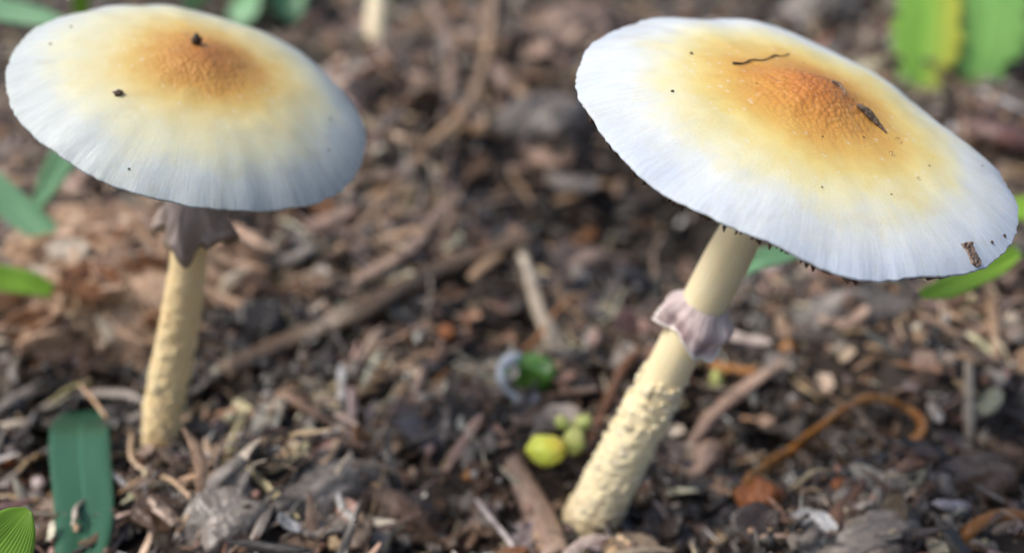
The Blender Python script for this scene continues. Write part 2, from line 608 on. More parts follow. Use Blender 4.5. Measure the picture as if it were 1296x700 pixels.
def ico(sub):
    t = (1 + 5 ** .5) / 2
    V = [(-1, t, 0), (1, t, 0), (-1, -t, 0), (1, -t, 0), (0, -1, t), (0, 1, t), (0, -1, -t), (0, 1, -t), (t, 0, -1), (t, 0, 1), (-t, 0, -1), (-t, 0, 1)]
    F = [(0, 11, 5), (0, 5, 1), (0, 1, 7), (0, 7, 10), (0, 10, 11), (1, 5, 9), (5, 11, 4), (11, 10, 2), (10, 7, 6), (7, 1, 8),
         (3, 9, 4), (3, 4, 2), (3, 2, 6), (3, 6, 8), (3, 8, 9), (4, 9, 5), (2, 4, 11), (6, 2, 10), (8, 6, 7), (9, 8, 1)]
    V = [np.array(v) / np.linalg.norm(v) for v in V]
    for _ in range(sub):
        cache, F2 = {}, []

        def midp(i, j):
            k = (min(i, j), max(i, j))
            if k not in cache:
                m = V[i] + V[j]
                V.append(m / np.linalg.norm(m))
                cache[k] = len(V) - 1
            return cache[k]
        for (i, j, k) in F:
            x, y, z = midp(i, j), midp(j, k), midp(k, i)
            F2 += [(i, x, z), (j, y, x), (k, z, y), (x, y, z)]
        F = F2
    return np.array(V), np.array(F)


def tri(F):
    o = []
    for f in F:
        for k in range(1, len(f) - 1):
            o.append((f[0], f[k], f[k + 1]))
    return np.array(o)


def p_splinter(sd):
    r = np.random.default_rng(sd)
    n = 6
    x = np.linspace(-.5, .5, n)
    b = r.normal(0, .05, 2)
    pts = np.c_[x, b[0] * np.cos(x * 5 + r.random() * 6), b[1] * np.sin(x * 4 + r.random() * 6)]
    w = r.uniform(.045, .10)
    rad = w * (1 - .55 * np.abs(2 * x) ** 2.5) * r.uniform(.75, 1.2, n)
    rad[-1] *= r.uniform(.2, .8)
    V, F, gc = tube(pts, rad, 8, 6, .35, 9., sd, .6, r.uniform(.35, .9), .06)
    return V, tri(F)


def p_flake(sd):
    r = np.random.default_rng(sd)
    nu, nv = 7, 5
    u = np.linspace(-.5, .5, nu)
    v = np.linspace(-.5, .5, nv)
    U, W = np.meshgrid(u, v, indexing='ij')
    wid = r.uniform(.4, .8) * (1 - .6 * np.abs(2 * U) ** r.uniform(1.5, 4)) + r.normal(0, .04, U.shape)
    X = U + r.normal(0, .035, U.shape)
    Y = W * wid
    Z = r.uniform(-.5, .5) * Y ** 2 + r.uniform(-.35, .35) * X ** 2 + r.normal(0, .02, U.shape)
    th = r.uniform(.05, .13)
    T = np.stack([X, Y, Z], -1).reshape(-1, 3)
    Bm = T - [0, 0, th] + r.normal(0, .012, T.shape)
    F = [tuple(f) for f in grid_faces(nu, nv, False)]
    n = nu * nv
    G = [tuple(reversed([i + n for i in f])) for f in F]
    loop = [i * nv for i in range(nu)] + [(nu - 1) * nv + j for j in range(1, nv)] + [i * nv + nv - 1 for i in range(nu - 2, -1, -1)] + [j for j in range(nv - 2, 0, -1)]
    E = [(loop[(k + 1) % len(loop)], loop[k], loop[k] + n, loop[(k + 1) % len(loop)] + n) for k in range(len(loop))]
    F = [tuple(reversed(f)) for f in F]
    G = [tuple(reversed(f)) for f in G]
    return np.vstack([T, Bm]), tri(F + G + E)


def p_crumb(sd):
    V, F = ico(1)
    V = V * (1 + .42 * vn(V * 1.7 + sd * 3.1, sd)[:, None] + .15 * vn(V * 4 + sd, sd + 5)[:, None])
    r = np.random.default_rng(sd)
    return V * .5 * r.uniform(.55, 1.0, 3), F


def p_fibre(sd):
    r = np.random.default_rng(sd)
    n = 6
    x = np.linspace(-.5, .5, n)
    pts = np.c_[x, np.cumsum(r.normal(0, .06, n)), np.cumsum(r.normal(0, .03, n))]
    V, F, gc = tube(pts, np.full(n, r.uniform(.010, .022)), 12, 4, .2, 20., sd)
    return V, tri(F)


def fixn(VF):
    V, F = VF
    bm = bmesh.new()
    vs = [bm.verts.new(v) for v in V]
    for f in F:
        bm.faces.new([vs[i] for i in f])
    bmesh.ops.recalc_face_normals(bm, faces=bm.faces)
    bm.verts.index_update()
    F = np.array([[v.index for v in f.verts] for f in bm.faces])
    bm.free()
    return V, F


PROTO = {'splinter': [p_splinter(i) for i in range(14)], 'flake': [p_flake(100 + i) for i in range(14)],
         'crumb': [p_crumb(i) for i in range(12)], 'fibre': [p_fibre(i) for i in range(8)]}
PROTO = {k: [fixn(x) for x in v] for k, v in PROTO.items()}
PAL = {'tan': (.50, .33, .195), 'pinkish': (.52, .36, .27), 'grey': (.33, .29, .255), 'brown': (.15, .088, .052),
       'black': (.030, .022, .018), 'rust': (.32, .135, .045), 'pale': (.62, .53, .41), 'peach': (.66, .43, .28)}


def rotmat(yaw, pitch, roll):
    return np.array((Matrix.Rotation(yaw, 3, 'Z') @ Matrix.Rotation(pitch, 3, 'Y') @ Matrix.Rotation(roll, 3, 'X')))


def scatter(n, area, kinds, pal, size, lift, tilt=.35, keep=None, seed=1):
    """returns joined V, F, col, gc of n fragments"""
    r = np.random.default_rng(seed)
    xs, ys = area(r, n)
    zs = hfast(xs, ys)
    kn = list(kinds)
    kp = np.array([kinds[k] for k in kn], float)
    kp /= kp.sum()
    cn = list(pal)
    cp = np.array([pal[k] for k in cn], float)
    cp /= cp.sum()
    Vs, Fs, Cs, Gs, off = [], [], [], [], 0
    for i in range(n):
        k = kn[r.choice(len(kn), p=kp)]
        V, F = PROTO[k][r.integers(len(PROTO[k]))]
        lo, hi = size[k]
        L = lo * (hi / lo) ** (r.random() ** 1.4)
        A = rotmat(r.random() * 6.283, r.normal(0, tilt), r.normal(0, tilt) if k != 'crumb' else r.random() * 6)
        Vl = V * L
        W = Vl @ A.T
        W = W + [xs[i], ys[i], zs[i] - W[:, 2].min() * r.uniform(.25, .8) + r.random() * lift]
        c = np.array(PAL[cn[r.choice(len(cn), p=cp)]]) * np.exp(r.normal(-.02, .50)) * r.normal(1, .07, 3)
        Vs.append(W)
        Fs.append(F + off)
        off += len(W)
        Cs.append(np.tile(np.clip(c, .008, .7), (len(W), 1)))
        Gs.append(Vl + r.random(3) * .5)
    return np.vstack(Vs), np.vstack(Fs), np.vstack(Cs), np.vstack(Gs)


def area_view(y0, y1):
    def f(r, n):
        y = y0 + (y1 - y0) * r.random(n) ** .85
        return r.uniform(-1, 1, n) * (.035 + .60 * y), y
    return f


def area_box(r, n):
    x, y = r.uniform(-.65, .65, n * 4), r.uniform(-.2, 1.1, n * 4)
    far = (np.abs(x) > .045 + .62 * y) | (y > .44) | (y < .05)
    return x[far][:n], y[far][:n]


SZ = {'splinter': (.003, .013), 'flake': (.002, .007), 'crumb': (.0007, .0032), 'fibre': (.006, .022)}
MIXP = {'tan': 2.3, 'pinkish': 1.9, 'grey': 1.5, 'brown': 2.6, 'black': 3.0, 'rust': .35, 'pale': .8}
V, F, C, G = scatter(20000, area_view(.06, .48), {'splinter': 5, 'flake': 3.4, 'fibre': 1.6, 'crumb': 2}, MIXP, SZ, .0022, seed=2)
mk('mulch_litter', V, F, M_LIT, col=C, gc=G, smooth=False, kind='stuff', label='fine brown mulch of wood shreds, bark bits and soil crumbs', cat='mulch')
V, F, C, G = scatter(5000, area_view(.06, .30), {'crumb': 1}, {'grey': 2, 'brown': 2.5, 'black': 2.5, 'tan': 1, 'pinkish': .7},
                     {'crumb': (.0006, .0024)}, .003, seed=5)
mk('soil_crumbs', V, F, M_LIT, col=C, gc=G, kind='stuff', label='small grey and brown soil crumbs between the wood chips', cat='soil')
V, F, C, G = scatter(5000, area_box, {'splinter': 3, 'flake': 4, 'crumb': 1.5}, MIXP,
                     {'splinter': (.008, .03), 'flake': (.006, .018), 'crumb': (.003, .008)}, .002, seed=9)
keepv = None
mk('outlying_litter', V, F, M_LIT, col=C, gc=G, smooth=False, kind='stuff', label='coarse wood litter covering the ground farther off', cat='mulch')

def area_spots(spots):
    P = [(onplane(px, py), r) for (px, py, r) in spots]

    def f(r, n):
        i = r.integers(len(P), size=n)
        c = np.array([P[k][0] for k in i])
        q = np.array([P[k][1] for k in i])
        return c[:, 0] + r.normal(0, 1, n) * q, c[:, 1] + r.normal(0, 1, n) * q
    return f


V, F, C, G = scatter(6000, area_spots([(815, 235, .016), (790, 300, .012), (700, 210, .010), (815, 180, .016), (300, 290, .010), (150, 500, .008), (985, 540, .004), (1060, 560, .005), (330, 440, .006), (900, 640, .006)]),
                     {'crumb': 3, 'flake': 1, 'splinter': .6}, {'black': 5, 'brown': .5}, {'crumb': (.0012, .004), 'flake': (.003, .008), 'splinter': (.004, .010)}, .003, seed=14)  # black pieces put the shade of the hollows into the colour
mk('painted_shade_crumbs', V, F, M_LIT, col=C, gc=G, kind='stuff', label='black crumbs painting shade into the hollows of the mulch', cat='painted shade')

# ------------------------------------------------------------------ mushrooms


def cap_frame(px, py, d, A, E):
    """centre and axes of a cap whose axis leans A (clockwise in view) and shows its top at E above edge-on"""
    P = at(px, py, d)
    v = P - CAMP
    v /= np.linalg.norm(v)
    r = np.cross(v, C_U)
    r /= np.linalg.norm(r)
    u = np.cross(r, v)
    A, E = math.radians(A), math.radians(E)
    n = math.cos(E) * (math.sin(A) * r + math.cos(A) * u) - math.sin(E) * v
    x = np.cross(u, n)
    x /= np.linalg.norm(x)
    y = np.cross(n, x)
    return P, np.stack([x, y, n], 1)


def make_cap(prof, R, thick, seed, wob=.016, rimz=.0009):
    nr, na = 90, 360
    th = np.linspace(0, 2 * math.pi, na, endpoint=False)
    ts = np.r_[0.0008, np.linspace(.012, .955, nr - 10), 1 - .045 * (1 - np.linspace(.1, 1, 9)) ** 1.6]
    cs = np.c_[np.cos(th), np.sin(th), np.zeros(na)]
    w1 = 1 + wob * vn(cs * 1.6 + seed, seed) + wob * .45 * vn(cs * 5 + seed, seed + 1)
    fine = .0042 * vn(cs * 34 + seed, seed + 2) + .0030 * vn(cs * 80, seed + 3)
    rz = rimz * vn(cs * 1.8 + 9, seed + 4) + rimz * .35 * vn(cs * 6, seed + 6)

    def surf(t):
        rad = R * t * (1 + (w1 - 1) * t ** 2 + fine * t ** 14)
        z = prof(t) * R + rz * t ** 3
        X, Y = rad * cs[:, 0], rad * cs[:, 1]
        P = np.c_[X / R, Y / R, np.zeros(na)]
        z = z + R * (.010 * fbm(P * 3 + seed, seed + 8, 3) + .0028 * vn(P * 14, seed + 10) * math.exp(-(t / .30) ** 2) * 1.6
                     + .0030 * vn(P * 34, seed + 12) * math.exp(-(t / .27) ** 2))
        z = z + R * .0010 * vn(np.c_[cs[:, 0] * 20, cs[:, 1] * 20, np.full(na, t * 1.5)], seed + 13) * max(0, (t - .5) / .5)
        return np.c_[X, Y, z]
    top = [surf(t) for t in ts]
    rim = top[-1]
    under = []
    for q in np.linspace(0, 1, 26):
        t = 1 - q * .96
        k = thick(t) * R
        S_ = surf(t)
        if q == 0:
            S_ = rim * np.array([.994, .994, 1])
            k = .00035
        under.append(S_ - [0, 0, k])
    # a rolled edge between the skin and the underside
    edge = [rim * np.array([1.0015, 1.0015, 1]) - [0, 0, .00014], rim * np.array([.9995, .9995, 1]) - [0, 0, .00029]]
    V = np.vstack(top + edge + under)
    F = grid_faces(len(top) + 2 + len(under), na, True)[:, ::-1]
    return V, F, under


def make_gills(under, R, n, hang, seed):
    na = len(under[0])
    V, F = [], []
    r = np.random.default_rng(seed)
    U = np.array(under)                         # rows from the rim inwards
    rows = [0, 1, 2, 4, 7, 11, 16, 21]
    for k in range(n):
        a = k / n * na + r.uniform(-.45, .45) * na / n
        full = k % 3 != 1
        rr = rows if full else rows[:5]
        i0, f = int(a) % na, a - int(a)
        base = len(V)
        ang = a / na * 2 * math.pi
        tn = np.array([-math.sin(ang), math.cos(ang), 0]) * .00016
        g = r.uniform(.80, 1.08) * (1 + .16 * math.sin(ang * 9 + seed) * math.sin(ang * 23))
        for m, row in enumerate(rr):
            p = U[row, i0] * (1 - f) + U[row, (i0 + 1) % na] * f
            q = row / 25.
            dp = hang(q) * (g if m < 3 else 1) * (1 if full or m < len(rr) - 1 else .1)
            p = p + [0, 0, .0002]
            if m == 0:
                p = p * np.array([.990, .990, 1])
            lo = p - [0, 0, dp + .0002] + tn * r.normal(0, 1.6)
            V += [p - tn, p + tn, lo + tn * .4, lo - tn * .4]
        L = len(rr)
        for m in range(L - 1):
            for j in range(4):
                F.append((base + m * 4 + j, base + m * 4 + (j + 1) % 4, base + m * 4 + 4 + (j + 1) % 4, base + m * 4 + 4 + j))
        F.append((base + 3, base + 2, base + 1, base))
        e = base + (L - 1) * 4
        F.append((e, e + 1, e + 2, e + 3))
    return np.array(V), F


def stem_geo(pts, radii, nl, nc, low, amp, seed):
    """stem with cottony relief below the fraction low"""
    R4 = spline(np.c_[np.asarray(pts), np.asarray(radii)], nl)
    P, r = R4[:, :3], R4[:, 3]
    T, N, B = frames(P)
    s = np.r_[0, np.cumsum(np.linalg.norm(np.diff(P, axis=0), axis=1))]
    th = np.linspace(0, 2 * math.pi, nc, endpoint=False)
    ca, sa = np.cos(th), np.sin(th)
    S_, CA = np.meshgrid(s, ca, indexing='ij')
    _, SA = np.meshgrid(s, sa, indexing='ij')
    rr = np.repeat(r[:, None], nc, 1)
    Q = np.stack([S_, rr * CA, rr * SA], -1).reshape(-1, 3)
    f = S_ / s[-1]
    wlow = np.clip((low + .10 * vn(Q * 300, seed).reshape(f.shape) - f) / .22, 0, 1)
    bump = np.abs(vn(Q * np.array([620, 560, 560]), seed + 1)) + .6 * np.abs(vn(Q * 1300, seed + 2))
    bands = vn(Q * np.array([560, 130, 130]), seed + 5)
    dr = amp * wlow * (bump.reshape(f.shape) * .9 + bands.reshape(f.shape) * .45) + .00010 * vn(Q * np.array([60, 500, 500]), seed + 3).reshape(f.shape)
    dr = dr + .00022 * vn(Q * np.array([120, 150, 150]), seed + 4).reshape(f.shape)
    rr = rr + dr
    V = P[:, None] + N[:, None] * (rr * CA)[..., None] + B[:, None] * (rr * SA)[..., None]
    gc = np.stack([S_, rr * CA, rr * SA], -1).reshape(-1, 3)
    F = [tuple(q) for q in grid_faces(nl, nc, True)]
    F.append(tuple(reversed(range(nc))))
    F.append(tuple(range((nl - 1) * nc, nl * nc)))
    return V.reshape(-1, 3), F, gc, (P, r, T, N, B, s)


def tufts(fr, f0, f1, n, size, seed):
    """small cottony scales standing off the stem surface"""
    P, r, T, N, B, s = fr
    rg = np.random.default_rng(seed)
    Vs, Fs, Gs, off = [], [], [], 0
    for _ in range(n):
        f = f0 + (f1 - f0) * rg.random()
        i = min(len(P) - 1, int(f * (len(P) - 1)))
        a = rg.random() * 6.283
        out = N[i] * math.cos(a) + B[i] * math.sin(a)
        tan = np.cross(T[i], out)
        V, F = PROTO['crumb'][rg.integers(12)]
        L = size * rg.uniform(.45, 1.2)
        W = V * L * [1.0, 1.25, .55]
        up = T[i] * 1.0 + out * rg.uniform(.0, .5)
        W = W[:, :1] * up + W[:, 1:2] * tan + W[:, 2:] * out
        W = W + P[i] + out * (r[i] + .00006)
        Vs.append(W)
        Fs.append(F + off)
        Gs.append(np.c_[np.full(len(W), s[i]), W[:, :2]])
        off += len(W)
    return np.vstack(Vs), np.vstack(Fs), np.vstack(Gs)


def ring_geo(fr, f, prof, nw, seed, thick=.00032):
    """veil skirt round a stem; prof(s, angle) gives (drop along the stem, radius beyond the stem)"""
    P, r, T, N, B, s = fr
    i = int(f * (len(P) - 1))
    nc, ns = 160, 40
    th = np.linspace(0, 2 * math.pi, nc, endpoint=False)
    Vo, gcs = [], []
    for k, q in enumerate(np.linspace(0, 1, ns)):
        drop, ex = prof(q, th)
        ro = r[i] + ex
        Vo.append(P[i] - T[i] * drop[:, None] + (N[i] * np.cos(th)[:, None] + B[i] * np.sin(th)[:, None]) * ro[:, None])
        gcs.append(np.c_[np.cos(th), np.sin(th), np.full(nc, q)])
    Vi = []
    for k, q in enumerate(np.linspace(1, 0, ns)):
        drop, ex = prof(q, th)
        ro = r[i] + np.maximum(ex - thick, -.0002)
        Vi.append(P[i] - T[i] * (drop + (thick * .7 if q == 1 else 0))[:, None] + (N[i] * np.cos(th)[:, None] + B[i] * np.sin(th)[:, None]) * ro[:, None])
        gcs.append(np.c_[np.cos(th), np.sin(th), np.full(nc, q)])
    V = np.vstack(Vo + Vi)
    F = grid_faces(2 * ns, nc, True)[:, ::-1]
    return V, F, np.vstack(gcs)


def mushroom(label, capf, R, prof, thick, capmat, gilln, hang, stempts, stemr, stemmat, tuftmat, low, amp, ringf, ringprof, ringmat, ntuft, tsize, seed):
    Pc, M = capf
    base = np.asarray(stempts[0])
    e = empty('mushroom', base, label, 'mushroom')
    V, F, under = make_cap(prof, R, thick, seed)
    m4 = Matrix.Translation(Vector(Pc - base)) @ Matrix([list(x) for x in M]).to_4x4()
    c = mk('cap', V, F, capmat, e, fix=False)
    c.matrix_local = m4
    gv, gf = make_gills(under, R, gilln, hang, seed)
    g = mk('gills', gv, gf, M_GILL, e, smooth=False, kind='stuff')
    g.matrix_local = m4
    V2, F2, gc, fr = stem_geo(stempts, stemr, 260, 84, low, amp, seed)
    mk('stem', V2 - base, F2, stemmat, e, gc=gc)
    tv, tf, tg = tufts(fr, .0, low * .98, ntuft, tsize, seed)
    mk('stem_scales', tv - base, tf, tuftmat, e, gc=tg, kind='stuff')
    rv, rf, rg_ = ring_geo(fr, ringf, ringprof(fr, seed), 6, seed)
    mk('ring', rv - base, rf, ringmat, e, gc=rg_)
    W = (np.asarray(M) @ V.T).T + Pc
    bvh = BVHTree.FromPolygons([Vector(v) for v in W], [tuple(int(i) for i in f) for f in F])
    return e, bvh


# --- the broad flat one, leaning right
Pc, MR = cap_frame(1011, 155, .1222, 26.4, 24.6)
nR = MR[:, 2]
RR = .0253
profR = lambda t: .133 * (1 - t ** 2.0) + .075 * math.exp(-(t / .20) ** 2) - .035 * t ** 10
thickR = lambda t: .012 + .11 * (1 - t) ** 1.3
bR = gp(733, 668)
bR[2] -= .003
top = Pc + nR * (profR(0.05) - .13) * RR
c1 = bR * .66 + top * .34 + np.array([-.0002, 0, 0])
c2 = bR * .30 + top * .70 - nR * .001


def ringR(fr, seed):
    def f(q, th):
        w = .0007 * np.sin(2 * th + 1.0) * q + .0003 * np.sin(5 * th + 2.2) * q + .00035 * q * vn(np.c_[np.cos(th) * 3, np.sin(th) * 3, th * 0], 8)
        drop = -.0004 + q * (.0055 + .0010 * np.sin(th * 2 + .6) + .0006 * np.sin(3 * th)) - np.clip((q - .82) / .18, 0, 1) * .0006
        ex = .0001 + .0010 * np.minimum(1, q * 2.2) ** .8 + .0002 * q + w * .8 + .0005 * np.clip((q - .8) / .2, 0, 1)
        ex = ex + .0004 * np.exp(-((q - .40) / .2) ** 2) * (1 + np.sin(2 * th))
        cr = np.c_[np.cos(th) * 2.0, np.sin(th) * 2.0, np.full(len(th), q * 1.6)]
        ex = ex + q ** .6 * (.0008 * vn(cr * np.array([1, 1, .5]), 31) + .00022 * vn(cr * np.array([2.3, 2.3, .8]), 33))
        drop = drop + q * .0011 * vn(cr * np.array([1, 1, 0]), 37)
        return drop, np.maximum(ex, .0001)
    return f


mushR, BV_R = mushroom('leaning pale mushroom with broad flat cap, orange centre and bluish white rim', (Pc, MR), RR, profR, thickR, M_CAP_R, 190,
                       lambda q: .0002 + .0008 * min(1, q / .04) + .0036 * math.sin(min(1, q * 1.5 + .02) * 1.9), [bR, c1, c2, top], [.0038, .0031, .0027, .0028],
                       M_STEM_R, M_TUFT_R, .46, .00042, .60, ringR, M_RING_R, 420, .0013, 3)

# --- the domed one
PcL, ML = cap_frame(249, 126, .137, 10.7, 33.1)
nL = ML[:, 2]
RL = .0216
profL = lambda t: .253 * (1 - t ** 2.7) + .055 * math.exp(-(t / .24) ** 2) - .02 * t ** 12
thickL = lambda t: .014 + .15 * (1 - t) ** 1.2
bL = gp(200, 585)
bL[2] -= .003
topL = PcL + nL * (profL(.05) - .17) * RL
m1 = at(222, 440, .1555)
m2 = at(238, 335, .147)


def ringL(fr, seed):
    def f(q, th):
        w = .0011 * np.sin(4 * th + 2.4) * q ** 1.5 + .0005 * np.sin(9 * th) * q
        drop = -.0004 + q * (.0058 + .0010 * np.sin(3 * th + 1.0) + .0005 * np.sin(8 * th)) + .00035 * q * vn(np.c_[np.cos(th) * 7, np.sin(th) * 7, th * 0], 3)
        ex = .0001 + .0024 * np.minimum(1, q * 1.15) ** .75 + w * .7
        cr = np.c_[np.cos(th) * 1.6, np.sin(th) * 1.6, np.full(len(th), q * 1.4)]
        ex = ex + q ** .6 * (.0009 * vn(cr, 41) + .0004 * vn(cr * 2.5, 43))
        return drop, np.maximum(ex, .0001)
    return f


mushL, BV_L = mushroom('upright pale mushroom with domed cap, amber centre and greyish skirt on its stem', (PcL, ML), RL, profL, thickL, M_CAP_L, 170,
                       lambda q: .0001 + .003 * math.sin(min(1, q * 1.4 + .02) * 1.9), [bL, at(207, 520, .161), m1, m2, topL],
                       [.0024, .0027, .0026, .0024, .0026], M_STEM_L, M_TUFT_L, .66, .00030, .855, ringL, M_RING_L, 260, .0010, 17)


def on_cap(bvh, px, py):
    r = ray(px, py)
    h = bvh.ray_cast(Vector(CAMP), Vector(r).normalized())
    cx, cy = (249, 140) if bvh is BV_L else (1011, 185)
    for k in range(20):             # a point just off the rim moves onto it
        if h[0] is not None:
            break
        px, py = px + (cx - px) * .02, py + (cy - py) * .02
        h = bvh.ray_cast(Vector(CAMP), Vector(ray(px, py)).normalized())
    n = np.array(h[1])
    return np.array(h[0]), n if n @ r < 0 else -n


# ------------------------------------------------------------------ debris on the caps
def lump(name, p, n, size, mat, seed, label, cat, group=None, squash=(1, 1, .6), spin=0.0):
    V, F = ico(2)
    V = V * (1 + .35 * vn(V * 1.9 + seed, seed)[:, None] + .2 * vn(V * 5 + seed, seed + 3)[:, None])
    V = V * np.array(squash) * size * .5
    q = Vector(n).to_track_quat('Z', 'Y').to_matrix() @ Matrix.Rotation(spin, 3, 'Z')
    V = (np.array(q) @ V.T).T
    o = mk(name, V, F, mat, gc=V, label=label, cat=cat, group=group)
    o.location = p + np.asarray(n) * size * squash[2] * .40
    return o


p, n = on_cap(BV_L, 248, 56)
lump('dirt_crumb', p, n, .0014, M_CRUMB, 4, 'dark dirt crumb sitting on the peak of the domed cap', 'crumb', squash=(1, .9, 1.0))
p, n = on_cap(BV_L, 150, 119)
lump('dirt_crumb', p, n, .00095, M_CRUMB, 8, 'flat brown crumb in the yellow zone of the domed cap', 'crumb', squash=(1.2, .8, .55))
for k, (px, py) in enumerate(((90, 34), (163, 214), (416, 190), (418, 151), (64, 56))):
    p, n = on_cap(BV_L, px, py)
    lump('dirt_speck', p, n, .00026, M_CRUMB, 20 + k, 'tiny dark speck of dirt on the domed mushroom cap', 'speck', 'dirt specks on the domed cap')
for k, (px, py) in enumerate(((875, 68), (851, 116), (1128, 246), (1176, 210), (1040, 237), (1093, 174), (1041, 173), (1255, 307), (1271, 299), (1243, 210), (958, 106), (1017, 80))):
    p, n = on_cap(BV_R, px, py)
    lump('dirt_speck', p, n, .00018 if k not in (0, 1, 7, 8) else .00034, M_CRUMB, 40 + k, 'tiny dark speck of dirt on the broad mushroom cap', 'speck', 'dirt specks on the broad cap')


def cap_twig(name, pix, rad, mat, label, cat, bvh=None, nl=40, nc=7, rough=.4, flat=1.0, lift=.6):
    pts = []
    D = spline(np.c_[np.asarray(pix, float), np.zeros(len(pix)), np.asarray(rad)], 14)
    rad = D[:, 3]
    for (px, py, _, r_) in D:
        p, n = on_cap(bvh or BV_R, px, py)
        pts.append(p + n * r_ * lift)
    V, F, gc = tube(pts, rad, nl, nc, rough, 1500., 5, .6, flat)
    return mk(name, V, F, mat, gc=gc, loc=pts[0], label=label, cat=cat, col=(.05, .028, .016))


cap_twig('rootlet', [(927, 82), (940, 81.5), (951, 77.5), (966, 77), (980, 71.5), (989, 72), (998, 69)], [.00015, .00010, .00012, .00007, .00010, .00006, .00007], M_CRUMB,
         'hair-thin dark rootlet lying above the orange centre of the broad cap', 'rootlet', lift=1.5)
cap_twig('bark_sliver', [(1084, 134), (1092, 142), (1102, 151), (1112, 160), (1122, 169)], [.00022, .00046, .00042, .00028, .00008], M_FLAKE_D,
         'dark splintered bark sliver stuck right of the orange centre of the broad cap', 'bark sliver')
cap_twig('husk_scrap', [(1052, 103), (1059, 108), (1065, 113), (1070, 121)], [.00015, .00025, .0002, .0001], M_FLAKE,
         'small pale husk scrap on the crest of the orange centre', 'husk')
# rough brown flake near the right rim
pa, na_ = on_cap(BV_R, 1222, 308)
pb, nb_ = on_cap(BV_R, 1237, 338)
ax = pb - pa
L = np.linalg.norm(ax)
ax /= L
side = np.cross(na_, ax)
nu, nv = 17, 8
U, W = np.meshgrid(np.linspace(0, 1, nu), np.linspace(-.5, .5, nv), indexing='ij')
wd = .00145 * (.80 + .35 * vn(np.c_[U.ravel() * 5, W.ravel() * 0, W.ravel() * 0], 4).reshape(U.shape))
hz = .00022 + .00022 * np.abs(vn(np.c_[U.ravel() * 14, W.ravel() * 7, 0 * W.ravel()], 9)).reshape(U.shape)
nn = (na_ + nb_) / 2
nn /= np.linalg.norm(nn)
T3 = pa + (U * L)[..., None] * ax + (W * wd + .00012 * vn(np.c_[U.ravel() * 9, W.ravel() * 3, 0 * W.ravel()], 2).reshape(U.shape))[..., None] * side
Tt = (T3 + hz[..., None] * nn).reshape(-1, 3)
Tb = (T3 - .0001 * nn).reshape(-1, 3)
F = [tuple(f) for f in grid_faces(nu, nv, False)]
k = nu * nv
loop = [i * nv for i in range(nu)] + [(nu - 1) * nv + j for j in range(1, nv)] + [i * nv + nv - 1 for i in range(nu - 2, -1, -1)] + [j for j in range(nv - 2, 0, -1)]
E = [(loop[(q + 1) % len(loop)], loop[q], loop[q] + k, loop[(q + 1) % len(loop)] + k) for q in range(len(loop))]
mk('bark_flake', np.vstack([Tt, Tb]), [tuple(reversed(f)) for f in F] + [tuple(i + k for i in f) for f in F] + E, M_FLAKE, smooth=False, loc=pa,
   label='rough brown bark flake lying at the edge of the broad cap', cat='bark flake')


def droplet(p, n, size, label, group=None):
    V, F = ico(3)
    V = V * np.array([1, 1, .62]) * size * .5
    q = Vector(n).to_track_quat('Z', 'Y').to_matrix()
    V = (np.array(q) @ V.T).T
    o = mk('water_droplet', V, F, M_WATER, label=label, cat='droplet', group=group)
    o.location = p + np.asarray(n) * size * .18
    return o


for (px, py, sz) in ((1136, 178, .00075), (1128, 195, .0006), (1162, 226, .0004)):
    p, n = on_cap(BV_R, px, py)
    droplet(p, n, sz, 'tiny clear water droplet beside the orange centre of the broad cap', 'water droplets on the broad cap')

# ------------------------------------------------------------------ sticks, twigs and larger wood


def stick(name, pix, rad, color, label, cat='stick', lifts=None, nl=40, nc=12, rough=.22, flat=.85, jag=.0012, seed=0, nfreq=420., group=None, mat=None, smooth=True, wide=.9):
    pts = []
    rad = [r_ * KD * wide for r_ in rad]
    for k, (px, py) in enumerate(pix):
        l = lifts[k] if lifts else rad[k] * .55
        pts.append(gp(px, py, l))
    V, F, gc = tube(pts, rad, nl, nc, rough, nfreq, seed, .18, flat, jag)
    return mk(name, V, F, mat or M_LIT, smooth=smooth, col=color, gc=gc, loc=pts[0], label=label, cat=cat, group=group)


TAN, PINK, GREY, BRN, PALE, RUST, BLK = (np.array(PAL[k]) for k in ('tan', 'pinkish', 'grey', 'brown', 'pale', 'rust', 'black'))
stick('fallen_branch', [(292, 497), (380, 455), (470, 408), (560, 362), (668, 318)], [.0020, .0024, .0022, .0020, .0017], TAN * .34,
      'thick weathered brown branch lying diagonally between the two mushrooms', 'branch', nl=90, nc=20, seed=3, rough=.32, lifts=[.0045, .0045, .0035, .004, .003])
stick('forked_twig', [(428, 336), (500, 262), (548, 210), (590, 168), (612, 110), (622, 50), (626, -40)], [.0011, .0012, .0013, .0013, .0014, .0015, .0015], TAN * .9,
      'long tan bent twig running back through the litter', 'twig', nl=90, seed=5, lifts=[.003, .004, .006, .006, .006, .006, .006])
stick('side_twig', [(498, 190), (520, 204), (548, 214)], [.0010, .0012, .0012], TAN * .9, 'short brown twig meeting the bend of the long tan twig', 'twig', seed=6, lifts=[.004, .005, .006])
stick('dry_stalk', [(545, 20), (566, 60), (572, 110), (560, 170)], [.0014, .0018, .0018, .0012], PINK * 1.0, 'pinkish dry stalk lying beside the long tan twig', 'stalk', seed=8, lifts=[.004] * 4)
stick('dry_stalk', [(452, 372), (520, 330), (568, 268), (590, 240)], [.0010, .0016, .0014, .0010], PINK * .8, 'flat pinkish brown strip lying behind the thick branch', 'stalk', seed=9, flat=.4, lifts=[.003] * 4)
stick('pale_splinter', [(662, 338), (674, 380), (690, 425), (699, 455)], [.0013, .0014, .0014, .0010], PALE * .85, 'pale straight wood splinter pointing at the wet green pod', 'splinter', seed=10, lifts=[.003, .0025, .002, .002])
